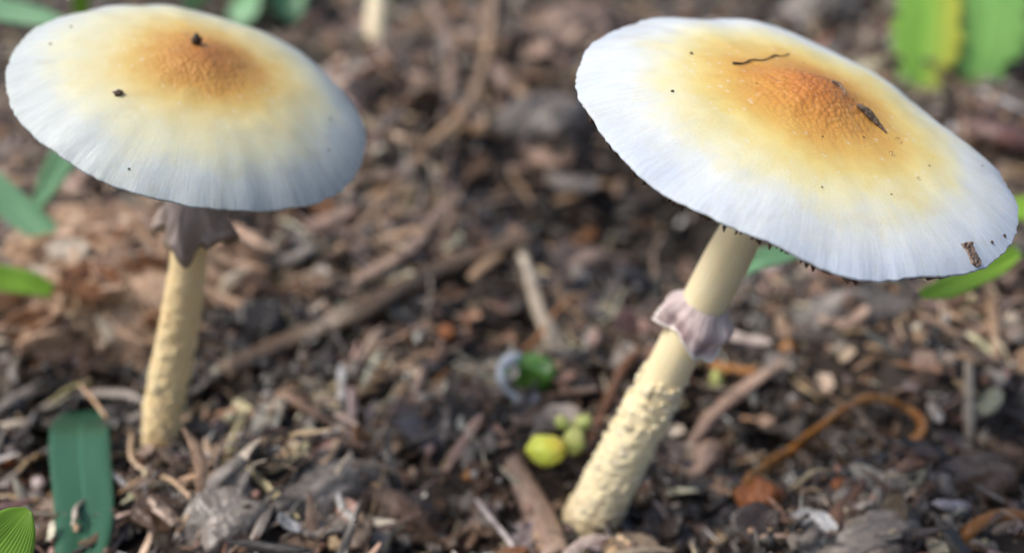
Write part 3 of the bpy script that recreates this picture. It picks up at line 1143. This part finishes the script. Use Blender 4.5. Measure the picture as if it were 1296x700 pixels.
stick('wood_splinter', [(650, 592), (664, 630), (684, 672), (702, 715)], [.0014, .0022, .0023, .0020], PINK * .95, 'broad pinkish brown wood splinter below the yellow-green berry', 'splinter', seed=11, flat=.5, nc=14, lifts=[.0015, .002, .002, .002])
stick('bleached_stick', [(62, 548), (110, 540), (160, 535), (186, 532)], [.0010, .0013, .0013, .0009], GREY * 1.25, 'grey bleached stick lying across the deep green grass blade', 'stick', seed=12, wide=.62, rough=.5, flat=.6, nfreq=700., lifts=[.005, .0065, .006, .004])
stick('bleached_stick', [(0, 560), (40, 562), (84, 566)], [.0012, .0016, .0012], PALE * 1.0, 'cream blunt stick end beside the deep green grass blade', 'stick', seed=13, wide=.62, rough=.5, flat=.6, nfreq=700., lifts=[.003, .004, .004])
stick('grey_stick', [(0, 640), (40, 612), (78, 590)], [.0012, .0012, .0010], GREY * .95, 'grey stick sloping behind the bright green leaf tip', 'stick', seed=14, wide=.62, rough=.5, flat=.6, nfreq=700., lifts=[.003, .003, .002])
stick('grey_stick', [(0, 550), (40, 530), (90, 505)], [.0016, .0020, .0014], GREY * 1.1, 'broad greyish stick poking out under the rotten wood chunk', 'stick', seed=15, wide=.62, rough=.5, flat=.6, nfreq=700., lifts=[.004, .005, .004])
stick('split_stick', [(310, 588), (336, 560), (360, 534)], [.0007, .0010, .0007], PALE * .75, 'short pale split stick right of the domed mushroom stem', 'stick', seed=16, lifts=[.003] * 3)
stick('split_stick', [(345, 540), (356, 522), (368, 506)], [.0006, .0009, .0006], TAN * 1.1, 'short tan split stick near the foot of the thick branch', 'stick', seed=17, lifts=[.003] * 3)
stick('split_stick', [(478, 548), (500, 520), (528, 480)], [.0008, .0010, .0008], TAN * .75, 'slim brown split stick lying in front of the thick branch', 'stick', seed=18, lifts=[.002] * 3)
stick('split_stick', [(470, 500), (505, 488), (540, 462)], [.0007, .0011, .0008], TAN * .7, 'flat dull brown split stick below the thick branch', 'stick', seed=19, flat=.4, lifts=[.003] * 3)
stick('grass_straw', [(1216, 505), (1221, 535), (1225, 570)], [.0007, .0010, .0007], PALE * 1.1, 'pale upright straw standing right of the arching orange shoot', 'straw', seed=20, lifts=[.006, .003, .001])
stick('bark_strip', [(1135, 472), (1165, 478), (1200, 484)], [.0006, .0012, .0007], RUST * 1.0 + .08, 'pinkish orange bark strip behind the arching orange shoot', 'bark strip', seed=21, flat=.45, lifts=[.002] * 3)
stick('pale_root', [(862, 590), (900, 545), (945, 508), (985, 480)], [.0012, .0017, .0015, .0010], PINK * 1.0, 'pale gnarled root behind the leaning mushroom stem', 'root', seed=22, wide=.7, rough=.5, lifts=[.002, .003, .0035, .003])
stick('reddish_twig', [(742, 590), (762, 545), (785, 500), (806, 470)], [.0007, .0009, .0009, .0006], RUST * .65, 'reddish brown twig behind the scaly foot of the leaning mushroom', 'twig', seed=23, lifts=[.002, .004, .005, .004])
stick('upright_straw', [(1258, 470), (1252, 420), (1246, 360)], [.0007, .0009, .0008], TAN * .8, 'thin brown straw under the right edge of the broad cap', 'straw', seed=24, lifts=[.002, .003, .003])
stick('grey_root', [(232, 700), (252, 660), (300, 610), (330, 590)], [.0010, .0014, .0013, .0008], GREY * .8, 'grey root fibre running down from the domed mushroom foot', 'root', seed=25, wide=.62, rough=.5, flat=.6, nfreq=700., lifts=[.003, .003, .003, .002])
stick('red_leaf_roll', [(1225, 178), (1262, 196), (1300, 206)], [.003, .005, .004], np.array((.16, .07, .055)), 'rolled reddish brown dead leaf behind the broad cap edge', 'dead leaf', seed=26, flat=.5, lifts=[.004, .005, .005])
stick('dark_leaf_scrap', [(498, 520), (520, 545), (545, 580)], [.0020, .0032, .0016], np.array((.055, .040, .046)), 'dark purplish leaf scrap in the open middle of the litter', 'leaf scrap', seed=27, flat=.25, lifts=[.002] * 3)
stick('brown_leaf_roll', [(330, 300), (385, 305), (440, 300)], [.002, .0042, .002], np.array((.12, .07, .06)), 'curled brown dead leaf behind the domed cap', 'dead leaf', seed=28, flat=.5, lifts=[.003] * 3)

# pale cream stalk far behind
pts = [gp(474, 74, -.002), gp(474, 74, .010) + [.0005, .006, 0], gp(474, 74, .022) + [.0012, .016, 0], gp(474, 74, .032) + [.001, .028, 0]]
V, F, gc = tube(pts, [.0034, .0031, .0028, .0024], 50, 16, .12, 300., 4)
mk('pale_stalk', V, F, M_STALK, loc=pts[0], gc=gc, label='blurred pale cream stalk standing in the litter far behind', cat='stalk')

# rotten wood chunk behind the domed mushroom
def chunk(name, pa, pb, rad, color1, color2, label, cat, seed, flat=.75, nl=120, nc=110, fibre=.30):
    V, F, gc = tube([pa, pa * .7 + pb * .3, pa * .35 + pb * .65, pb], rad, nl, nc, 0, 100., seed, 1, flat)
    ctr = V.mean(0)
    ax = (pb - pa) / np.linalg.norm(pb - pa)
    al = (V - pa) @ ax
    perp = (V - pa) - al[:, None] * ax
    rr = np.linalg.norm(perp, axis=1) + 1e-9
    u = perp / rr[:, None]
    d = .22 * fbm(np.c_[al * 70, perp * 90], seed, 3) + fibre * .55 * fbm(np.c_[al * 90, perp * 420], seed + 3, 4) + .05 * vn(V * 1600, seed + 5)
    V = V + u * (rr * d)[:, None]
    V = V + ax * (.0035 * vn(np.c_[al * 0, perp * 500], seed + 7) * np.clip(np.abs(al / np.linalg.norm(pb - pa) - .5) * 2.4 - .4, 0, 1))[:, None]
    m = np.clip(.5 + .9 * fbm(np.c_[al * 120, perp * 300], seed + 9, 3), 0, 1)[:, None]
    c = color1 * m + color2 * (1 - m)
    return mk(name, V, F, M_LIT, col=c, gc=gc, loc=pa, label=label, cat=cat)


chunk_o = chunk('rotten_wood_chunk', atk(-30, 415, .200) + [0, 0, .003], atk(318, 372, .194) + [0, 0, -.003], [.008, .0170, .0175, .010], np.array((.74, .52, .34)), np.array((.42, .26, .15)),
      'crumbling orange-tan rotten wood chunk behind the domed mushroom', 'wood chunk', 5, fibre=.62, flat=.92)
for k, (x0, y0, x1, y1, rr, cc, lab) in enumerate((
        (690, 350, 790, 340, .0060, PINK * .75, 'matted pinkish brown clump of rotten wood behind the pale splinter'),
        (640, 170, 740, 150, .0080, GREY * .8, 'grey-brown clump of rotten wood between the twig and the broad cap'),
        (360, 650, 480, 600, .0045, GREY * .95, 'matted grey fibrous clump in front of the thick branch'),
        (240, 690, 330, 640, .0042, GREY * .8, 'grey fibrous clump at the foot of the domed mushroom'),
        (1040, 705, 1180, 668, .0034, GREY * .85, 'pale crumbly clump in front of the arching orange shoot'),
        (1010, 420, 1150, 395, .0055, GREY * .8, 'grey-brown clump of mulch below the broad cap'),
        (850, 620, 905, 560, .0036, PINK * .8, 'pale brown clump against the back of the leaning stem'),
        (470, 640, 560, 690, .0040, BRN * 1.2, 'dark brown clump beside the broad pinkish splinter'),
        (400, 150, 470, 120, .0075, PINK * .8, 'pinkish clump of rotten wood beside the far edge of the domed cap'),
        (1190, 620, 1290, 590, .0045, BRN * 1.2, 'dark brown clump right of the arching orange shoot'),
        (690, 60, 780, 30, .0090, PINK * .9, 'pale pinkish clump behind the broad cap left edge'),
        (1000, 20, 1090, 10, .0090, GREY * 1.0, 'greyish clump of wood beside the yellowing broad leaves'))):
    p0, p1 = gp(x0, y0, rr * .15), gp(x1, y1, rr * .15)
    chunk('rotten_wood_clump', p0, p1, [rr * .5, rr, rr * .9, rr * .4], cc * 1.25, cc * .45, lab, 'wood clump', 50 + k, flat=.8, nl=70, nc=64, fibre=.9)

# tufts of split grey wood fibres in the foreground and pale crumb heaps: individual chips
meshes = {}


def chip_mesh(kind, idx, colname, L):
    key = (kind, idx, colname)
    if key not in meshes:
        V, F = PROTO[kind][idx]
        me_o = mk(kind, V * L, F, M_LIT, smooth=(kind == 'crumb'), col=np.array(PAL[colname]), gc=V * L + rng.random(3) * .3)
        meshes[key] = (me_o.data, L)
        bpy.data.objects.remove(me_o)
    return meshes[key]


NAMES = {'splinter': 'wood_splinter', 'flake': 'bark_chip', 'crumb': 'soil_lump'}
DESC = {'tan': 'light tan', 'pinkish': 'pale pinkish', 'grey': 'weathered grey', 'brown': 'dark brown', 'rust': 'rusty orange', 'pale': 'bleached cream', 'black': 'nearly black', 'peach': 'peach-coloured'}
NOUN = {'splinter': 'loose splinter of wood', 'flake': 'flat loose chip of bark', 'crumb': 'rounded lump of soil'}


def chip(kind, colname, p, L, yaw, pitch, roll, where):
    idx = int(rng.integers(len(PROTO[kind])))
    me, L0 = chip_mesh(kind, idx, colname, .01)
    o = bpy.data.objects.new(NAMES[kind], me)
    COL.objects.link(o)
    sc = L / L0
    o.scale = (sc, sc, sc)
    o.rotation_euler = (Matrix.Rotation(yaw, 3, 'Z') @ Matrix.Rotation(pitch, 3, 'Y') @ Matrix.Rotation(roll, 3, 'X')).to_euler()
    o.location = p
    tag(o, DESC[colname] + ' ' + NOUN[kind] + ' ' + where, {'splinter': 'splinter', 'flake': 'bark chip', 'crumb': 'soil lump'}[kind],
        DESC[colname] + ' ' + {'splinter': 'wood splinters', 'flake': 'bark chips', 'crumb': 'soil lumps'}[kind] + ' ' + where)
    return o


def clear_of_stems(p):
    return all(np.hypot(p[0] - b[0], p[1] - b[1]) > .006 for b in (bR, bL))


CH = BVHTree.FromPolygons([v.co + chunk_o.location for v in chunk_o.data.vertices], [tuple(p.vertices) for p in chunk_o.data.polygons])


def chips(n, kind, pal, size, box, where, tilt=.25, yaw=None, bury=0.0):
    cn = list(pal)
    cp = np.array([pal[k] for k in cn], float)
    cp /= cp.sum()
    done = 0
    while done < n:
        px, py = rng.uniform(box[0], box[2]), rng.uniform(box[1], box[3])
        p = gp(px, py)
        L = rng.uniform(*size)
        h = CH.ray_cast(Vector(CAMP), Vector(ray(px, py)).normalized())
        on = h[0] is not None and (h[0] - Vector(CAMP)).length < np.linalg.norm(p - CAMP)
        if ('rotten' in where and 'on' in where.split()) != on or not clear_of_stems(p):
            if rng.random() < .97:
                continue
            done += 1
            continue
        if on:
            p = np.array(h[0]) + np.array(h[1]) * (L * .02)
            q = Vector(h[1])
            ax = Vector((1, .0, -.12))
            ax = (ax - q * ax.dot(q)).normalized()
            Q = Matrix((ax, q.cross(ax), q)).transposed() @ Matrix.Rotation(rng.normal(0, .35), 3, 'Z') @ Matrix.Rotation(rng.normal(0, .22), 3, 'Y') @ Matrix.Rotation(rng.normal(0, .3), 3, 'X')
            o = chip(kind, cn[rng.choice(len(cn), p=cp)], p, L, 0, 0, 0, where)
            o.rotation_euler = Q.to_euler()
        else:
            p[2] += L * .05 + .001
            y = rng.random() * 6.283 if yaw is None else yaw + rng.normal(0, .45)
            chip(kind, cn[rng.choice(len(cn), p=cp)], p, L, y, rng.normal(0, tilt), rng.normal(0, tilt), where)
        done += 1


W_ = 'along the long tan twig'
chips(60, 'splinter', {'tan': 2, 'pinkish': 2, 'brown': 2, 'grey': 1, 'pale': .8}, (.009, .024), (330, 0, 760, 340), W_, .2)
chips(45, 'flake', {'tan': 1.4, 'pinkish': 2.4, 'brown': 1.6, 'grey': 1.2, 'rust': .6}, (.006, .015), (330, 0, 760, 340), W_, .3)
W_ = 'in front of the thick branch'
chips(45, 'splinter', {'grey': 3, 'pale': 1, 'tan': .8, 'brown': 1.5}, (.005, .011), (200, 560, 520, 700), W_, .45, 1.0)
chips(26, 'flake', {'grey': 2.5, 'brown': 2, 'tan': .8}, (.004, .008), (240, 520, 640, 700), W_, .4)
chips(40, 'crumb', {'grey': 2.4, 'brown': 2.4, 'black': 1}, (.002, .0045), (400, 420, 720, 700), W_, 1)
W_ = 'around the arching orange shoot'
chips(34, 'splinter', {'grey': 1.5, 'brown': 2, 'tan': 1, 'pinkish': .8}, (.005, .012), (780, 360, 1296, 700), W_, .3)
chips(34, 'flake', {'grey': 2, 'brown': 2, 'pinkish': 1, 'tan': .7}, (.004, .009), (780, 360, 1296, 700), W_, .35)
chips(60, 'crumb', {'grey': 3, 'brown': 2, 'pale': .5, 'tan': .6}, (.002, .0045), (960, 380, 1296, 700), W_, 1)
W_ = 'heaped in front of the arching orange shoot'
chips(45, 'crumb', {'grey': 3, 'pale': 1.2, 'tan': 1}, (.0018, .0040), (1030, 590, 1215, 700), W_, 1)
chips(20, 'splinter', {'grey': 3, 'pale': 1.0, 'brown': 1}, (.004, .008), (1030, 590, 1215, 700), W_, .5)
W_ = 'behind the broad cap'
chips(26, 'flake', {'pinkish': 2, 'grey': 2, 'brown': 2}, (.008, .017), (740, 0, 1296, 200), W_, .3)
W_ = 'beneath the blue-green grass blades'
chips(20, 'splinter', {'tan': 2, 'pinkish': 2, 'grey': 1}, (.008, .018), (0, 180, 120, 330), W_, .2)
W_ = 'beside the deep green grass blade'
chips(18, 'splinter', {'grey': 2, 'brown': 2, 'tan': 1}, (.005, .011), (0, 480, 200, 690), W_, .25)
W_ = 'on the rotten wood chunk'
chips(60, 'flake', {'tan': 2, 'rust': .6, 'peach': 3, 'pale': .8}, (.004, .010), (0, 250, 330, 480), W_, .5)
chips(60, 'splinter', {'tan': 2, 'rust': .5, 'peach': 3, 'pale': 1.2, 'brown': .7}, (.006, .016), (0, 250, 330, 480), W_, .5)

# ------------------------------------------------------------------ orange shoots, berries, pod
def shoot(name, pts, rad, label, mat=M_SHOOT, seed=0, flat=1.0):
    V, F, gc = tube(pts, rad, 70, 12, .14, 500., seed, .3, flat)
    return mk(name, V, F, mat, loc=pts[0], gc=gc, label=label, cat='shoot')


g0 = gp(945, 618)
g6 = gp(1130, 574)
d0, d6 = (g0 - CAMP) @ C_F, (g6 - CAMP) @ C_F
dm = (d0 + d6) / 2
e = empty('orange_shoot', g0, 'arching orange-brown shoot with a rusty knob, right of the leaning stem', 'shoot')
d0, dm, d6 = d0 - .006, dm - .007, d6 - .002
pts = [onplane(950, 622, .001), onplane(953, 604, .0055), at(1000, 572, d0 + .001), at(1040, 540, dm - .003), at(1075, 514, dm - .002), at(1108, 504, dm), at(1148, 517, dm + .001), at(1167, 540, d6 - .003), at(1150, 562, d6 - .002), g6 - [0, 0, .001]]
V, F, gc = tube(pts, [.0008, .0010, .00090, .00075, .00070, .00075, .00075, .0009, .0010, .0011], 110, 14, .5, 700., 2, .3, .62)
mk('shoot_stem', V - g0, F, M_SHOOT, e, gc=gc)
V, F = ico(3)
V = V * (1 + .25 * vn(V * 2.2, 5)[:, None] + .08 * vn(V * 6, 7)[:, None]) * [.0032, .0026, .0024]
o = mk('knob', V, F, M_RUST, e)
o.location = onplane(961, 630, .0035) - g0
e2 = [gp(1218, 694, -.001), atk(1222, 680, .136), atk(1240, 662, .136), atk(1268, 653, .137), atk(1300, 655, .138), atk(1330, 675, .141)]
shoot('orange_shoot', e2, [.0008, .0008, .0008, .00085, .0008, .0008], 'pinkish orange shoot arching low at the mulch edge, bare without a knob', seed=4)
e3 = [gp(888, 452, .001), gp(900, 472, .002), gp(925, 486, .003), gp(955, 482, .002)]
shoot('orange_shoot', e3, [.0007, .0011, .0013, .0009], 'curled orange sliver lying behind the ring of the leaning mushroom', seed=6, flat=.5)

up = np.array([0, 0, 1.0])
for (px, py, sz, lab) in ((996, 452, .0026, 'round orange grain behind the curled orange sliver'), (597, 615, .0026, 'small orange grain in the open grey litter'),
                          (1060, 628, .0022, 'reddish orange grain beside the arching orange shoot'), (566, 436, .0035, 'dull orange crumb beside the thick branch'),
                          (10, 598, .0028, 'red-orange crumb by the grey stick at the bright leaf tip')):
    p = gp(px, py, .0012)
    lump('orange_grain', p, up, sz, M_RUST if 'red' in lab or 'dull' in lab else M_SHOOT, int(px), lab, 'grain', squash=(1, .9, .85))


def berry(parent, name, p, base, size, mat, sq=(1, 1, 1), seed=0):
    V, F = ico(3)
    V = V * (1 + .16 * vn(V * 1.6 + seed, seed)[:, None] + .04 * vn(V * 5, seed + 2)[:, None]) * np.array(sq) * size * .5
    o = mk(name, V, F, mat, parent)
    o.location = np.asarray(p) - base
    return o


b0 = gp(700, 590)
dB = (b0 - CAMP) @ C_F - .005
e = empty('green_berry_cluster', b0, 'yellow-green berry with smaller green buds beside the leaning stem', 'berries')
berry(e, 'berry', at(692, 569, dB - .001), b0, .0050, M_BERRY, (1.12, .95, .84), 2)
berry(e, 'bud', at(727, 559, dB + .001), b0, .0036, M_BERRY2, (.9, 1, 1.1), 3)
berry(e, 'bud', at(711, 534, dB + .002), b0, .0021, M_BERRY2, (1, 1, 1), 4)
berry(e, 'bud', at(738, 534, dB + .003), b0, .0026, M_BERRY2, (1, 1, .9), 5)
V, F, gc = tube([at(700, 575, dB + .001), at(718, 556, dB + .003), at(725, 540, dB + .004), b0 + [.003, .004, -.002]], [.0006] * 4, 24, 8, .2)
mk('stalk', V - b0, F, M_BERRY2, e, gc=gc)

b0 = gp(668, 500)
dP = (b0 - CAMP) @ C_F - .003
e = empty('green_pod', b0, 'wet dark green pod cupped in the litter below the pale splinter', 'pod')
# an open cupped hull: thick shell with its mouth turned to the viewer
V, F = ico(4)
sh = V * (1 + .10 * vn(V * 2.3, 4)[:, None] + .03 * vn(V * 7, 6)[:, None])
ctr = at(674, 472, dP + .001)
axm = np.array([-.35, -.80, -.15])
axm /= np.linalg.norm(axm)
dd = V @ axm
sh = sh * np.where(dd > .45, (1 - 1.05 * (dd - .45) ** .8), 1)[:, None]
o = mk('pod_hull', sh * [.0039, .0034, .0031], F, M_POD, e)
o.location = ctr - b0
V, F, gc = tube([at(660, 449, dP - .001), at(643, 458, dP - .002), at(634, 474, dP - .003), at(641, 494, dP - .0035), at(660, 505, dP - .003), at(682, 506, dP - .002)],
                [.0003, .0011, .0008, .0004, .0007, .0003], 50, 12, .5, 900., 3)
mk('painted_sky_glint', V - b0, F, M_GLINT, e, gc=gc)  # added pale arc, painting the bright sky highlight on the pod
dwat = [(645, 468, .0028), (640, 489, .0016), (657, 500, .0026), (674, 503, .0020), (690, 463, .0016)]
for (px, py, sz) in dwat:
    droplet(at(px, py, dP - .0035), -ray(px, py) / np.linalg.norm(ray(px, py)), sz, 'clear water bead clinging to the wet green pod', 'water beads on the green pod')
lump('green_sprout', gp(905, 495, .001), up, .0030, M_BERRY2, 66, 'small pale green sprout beside the leaning mushroom stem', 'sprout', squash=(.8, .8, 1))

# ------------------------------------------------------------------ leaves and grass blades
def blade(name, pts, wid, mat, label, cat='grass', across=None, fold=.18, nl=60, nw=13, group=None, lobes=0.0, tipround=False, parent=None, loc=None):
    """leaf strip through pts; wid half-widths; across = direction of its width"""
    R4 = spline(np.c_[np.asarray(pts), np.asarray(wid)], nl)
    P, hw = R4[:, :3], np.maximum(R4[:, 3], .00008)
    T, N, B = frames(P)
    if across is not None:
        A = np.tile(np.asarray(across, float), (nl, 1))
        B = A - (A * T).sum(1)[:, None] * T
        B /= np.linalg.norm(B, axis=1)[:, None]
        N = np.cross(B, T)
        N *= np.where(N @ np.array([0, -.3, 1.0]) < 0, -1, 1)[:, None]
    s = np.r_[0, np.cumsum(np.linalg.norm(np.diff(P, axis=0), axis=1))]
    a = np.linspace(-1, 1, nw)
    jag = 1 + lobes * vn(np.c_[s * 900, s * 0, s * 0], 3)
    V = P[:, None] + B[:, None] * (hw * jag)[:, None, None] * a[None, :, None] + N[:, None] * (fold * hw[:, None] * np.abs(a)[None])[..., None]
    V = V + N[:, None] * (.0004 * vn(np.c_[np.repeat(s, nw) * 120, np.tile(a, nl) * 1.5, np.zeros(nl * nw)], 6).reshape(nl, nw))[..., None]
    gc = np.stack([np.repeat(s[:, None], nw, 1), np.repeat(a[None], nl, 0), np.full((nl, nw), float(pts[0][0]) * 30)], -1).reshape(-1, 3)
    Tt = V.reshape(-1, 3)
    Tb = (V - N[:, None] * .00012).reshape(-1, 3)
    F = [tuple(f) for f in grid_faces(nl, nw, False)]
    k = nl * nw
    loop = [i * nw for i in range(nl)] + [(nl - 1) * nw + j for j in range(1, nw)] + [i * nw + nw - 1 for i in range(nl - 2, -1, -1)] + [j for j in range(nw - 2, 0, -1)]
    E = [(loop[q], loop[(q + 1) % len(loop)], loop[(q + 1) % len(loop)] + k, loop[q] + k) for q in range(len(loop))]
    V = np.vstack([Tt, Tb])
    if parent is not None:
        return mk(name, V - loc, F + [tuple(reversed([i + k for i in f])) for f in F] + E, mat, parent, gc=np.vstack([gc, gc]))
    return mk(name, V, F + [tuple(reversed([i + k for i in f])) for f in F] + E, mat, gc=np.vstack([gc, gc]), loc=pts[0], label=label, cat=cat, group=group)


X = (1, 0, 0)  # the grass below is single loose blades and one stem, not whole shoots
blade('grass_blade', [gp(118, 508, .000), gp(118, 545, .004), gp(114, 600, .0075), atk(108, 660, .134), atk(100, 720, .128), atk(96, 770, .122)],
      [.0026, .0036, .0041, .0036, .0030, .0018], M_LEAF_DEEP, 'broad deep green grass blade lying by the foot of the domed mushroom', across=X, fold=.10)
blade('leaf_tip', [atk(-60, 760, .104), atk(-30, 730, .106), atk(0, 690, .108), atk(22, 662, .109), atk(36, 646, .110)], [.0040, .0042, .0036, .0022, .0005],
      M_LEAF_BRIGHT, 'bright yellow-green leaf tip in front of the deep green blade', 'leaf', across=(.75, .25, -.5), fold=.15)
blade('grass_blade', [atk(-70, 345, .165), atk(-30, 350, .166), atk(10, 355, .168), atk(40, 360, .169), atk(66, 368, .170)], [.0016, .0020, .0022, .0019, .0012],
      M_LEAF_BRIGHT, 'bright green grass blade against the rotten wood chunk', across=(0, .8, .6), fold=.2)
blade('grass_blade', [atk(-60, 190, .19), atk(-20, 228, .19), atk(25, 268, .19), atk(62, 296, .19), atk(98, 316, .19)], [.0024, .0028, .0029, .0022, .0005],
      M_LEAF_MID, 'wide blue-green grass blade slanting down under the domed cap', across=(.35, .75, .55), fold=.2)
blade('grass_blade', [atk(110, 150, .185), atk(88, 190, .186), atk(66, 225, .187), atk(46, 262, .188)], [.0022, .0024, .0022, .0010],
      M_LEAF_MID, 'short blue-green grass blade hanging from behind the domed cap', across=(1, .1, .3), fold=.2)
blade('grass_blade', [atk(-80, 0, .21), atk(-30, 8, .21), atk(20, 16, .21), atk(60, 24, .21), atk(96, 34, .21)], [.0022, .0026, .0026, .0020, .0006],
      M_LEAF_MID, 'green grass blade pointing at the far side of the domed cap', across=(0, .8, .6), fold=.2)
blade('grass_blade', [atk(98, 60, .24), atk(100, 30, .235), atk(102, 0, .23), atk(104, -50, .22)], [.0016, .0017, .0017, .0015],
      M_LEAF_BRIGHT, 'upright yellow-green grass stem behind the domed cap', across=X, fold=.3)
blade('grass_blade', [atk(1165, 374, .150), atk(1195, 366, .151), atk(1230, 350, .152), atk(1262, 336, .153), atk(1290, 318, .154)], [.0007, .0016, .0017, .0015, .0009],
      M_LEAF_BRIGHT, 'light green grass blade under the flaked edge of the broad cap', across=(.1, .75, .65), fold=.2)
blade('grass_blade', [atk(930, 348, .155), atk(958, 330, .156), atk(990, 322, .157), atk(1030, 312, .158)], [.0010, .0015, .0014, .0008],
      M_LEAF_MID, 'bit of green blade between the leaning stem and its cap', across=(.1, .75, .65), fold=.2)
blade('grass_blade', [atk(1262, 262, .18), atk(1290, 266, .18), atk(1330, 258, .18)], [.0010, .0022, .0020], M_LEAF_BRIGHT,
      'green blade tip peeking past the right edge of the broad cap', across=(0, .8, .6), fold=.2)
# blurred leaves at the back
def broad_leaf(tipx, tipy, d, ux, uy, L, W, mat, parent, loc, across):
    a0 = atk(tipx, tipy, d)
    a1 = atk(ux, uy, d + .030)
    pts = [a1 + (a0 - a1) * t for t in (0, .2, .45, .7, .88, 1.0)]
    for k, b in enumerate((0, .002, .003, .002, .0, -.002)):
        pts[k] = pts[k] + np.array([0, -b, b])
    return blade('leaf', pts, [W * .35, W * .85, W, W * .95, W * .72, W * .10], mat, '', across=across, fold=.12, lobes=.28, parent=parent, loc=loc)


root = gp(1240, -60) + np.array([.004, .03, 0])
root[2] = float(hfast(root[0], root[1]))
e = empty('broad_leaf_plant', root, 'low weed with broad yellowing green leaves behind the broad cap', 'plant')
node = atk(1215, -62, .301)
broad_leaf(1163, 126, .268, 1172, -60, 0, .0084, M_LEAF_YEL, e, root, (1, .1, .1))
broad_leaf(1238, 108, .272, 1252, -60, 0, .0098, M_LEAF_YG, e, root, (1, .1, .2))
V, F, gc = tube([root - [0, 0, .003], root + [.002, -.004, .012], node + [0, 0, .002]], [.0010, .0009, .0008], 30, 8, .1)
mk('stem', V - root, F, M_BERRY2, e, gc=gc)
root = gp(320, -70)
e = empty('low_weed', root, 'blurred low green weed behind the domed cap', 'plant')
broad_leaf(300, 30, .31, 360, -50, 0, .0060, M_LEAF_MID, e, root, (.8, .3, .5))
broad_leaf(372, 22, .32, 350, -60, 0, .0060, M_LEAF_MID, e, root, (1, .2, .3))
broad_leaf(230, 12, .31, 330, -50, 0, .0040, M_LEAF_MID, e, root, (.4, .3, .9))
V, F, gc = tube([root - [0, 0, .003], root + [0, -.002, .008], atk(345, -58, .315)], [.0010, .0009, .0008], 30, 8, .1)
mk('stem', V - root, F, M_BERRY2, e, gc=gc)

S.cycles.use_denoising = True
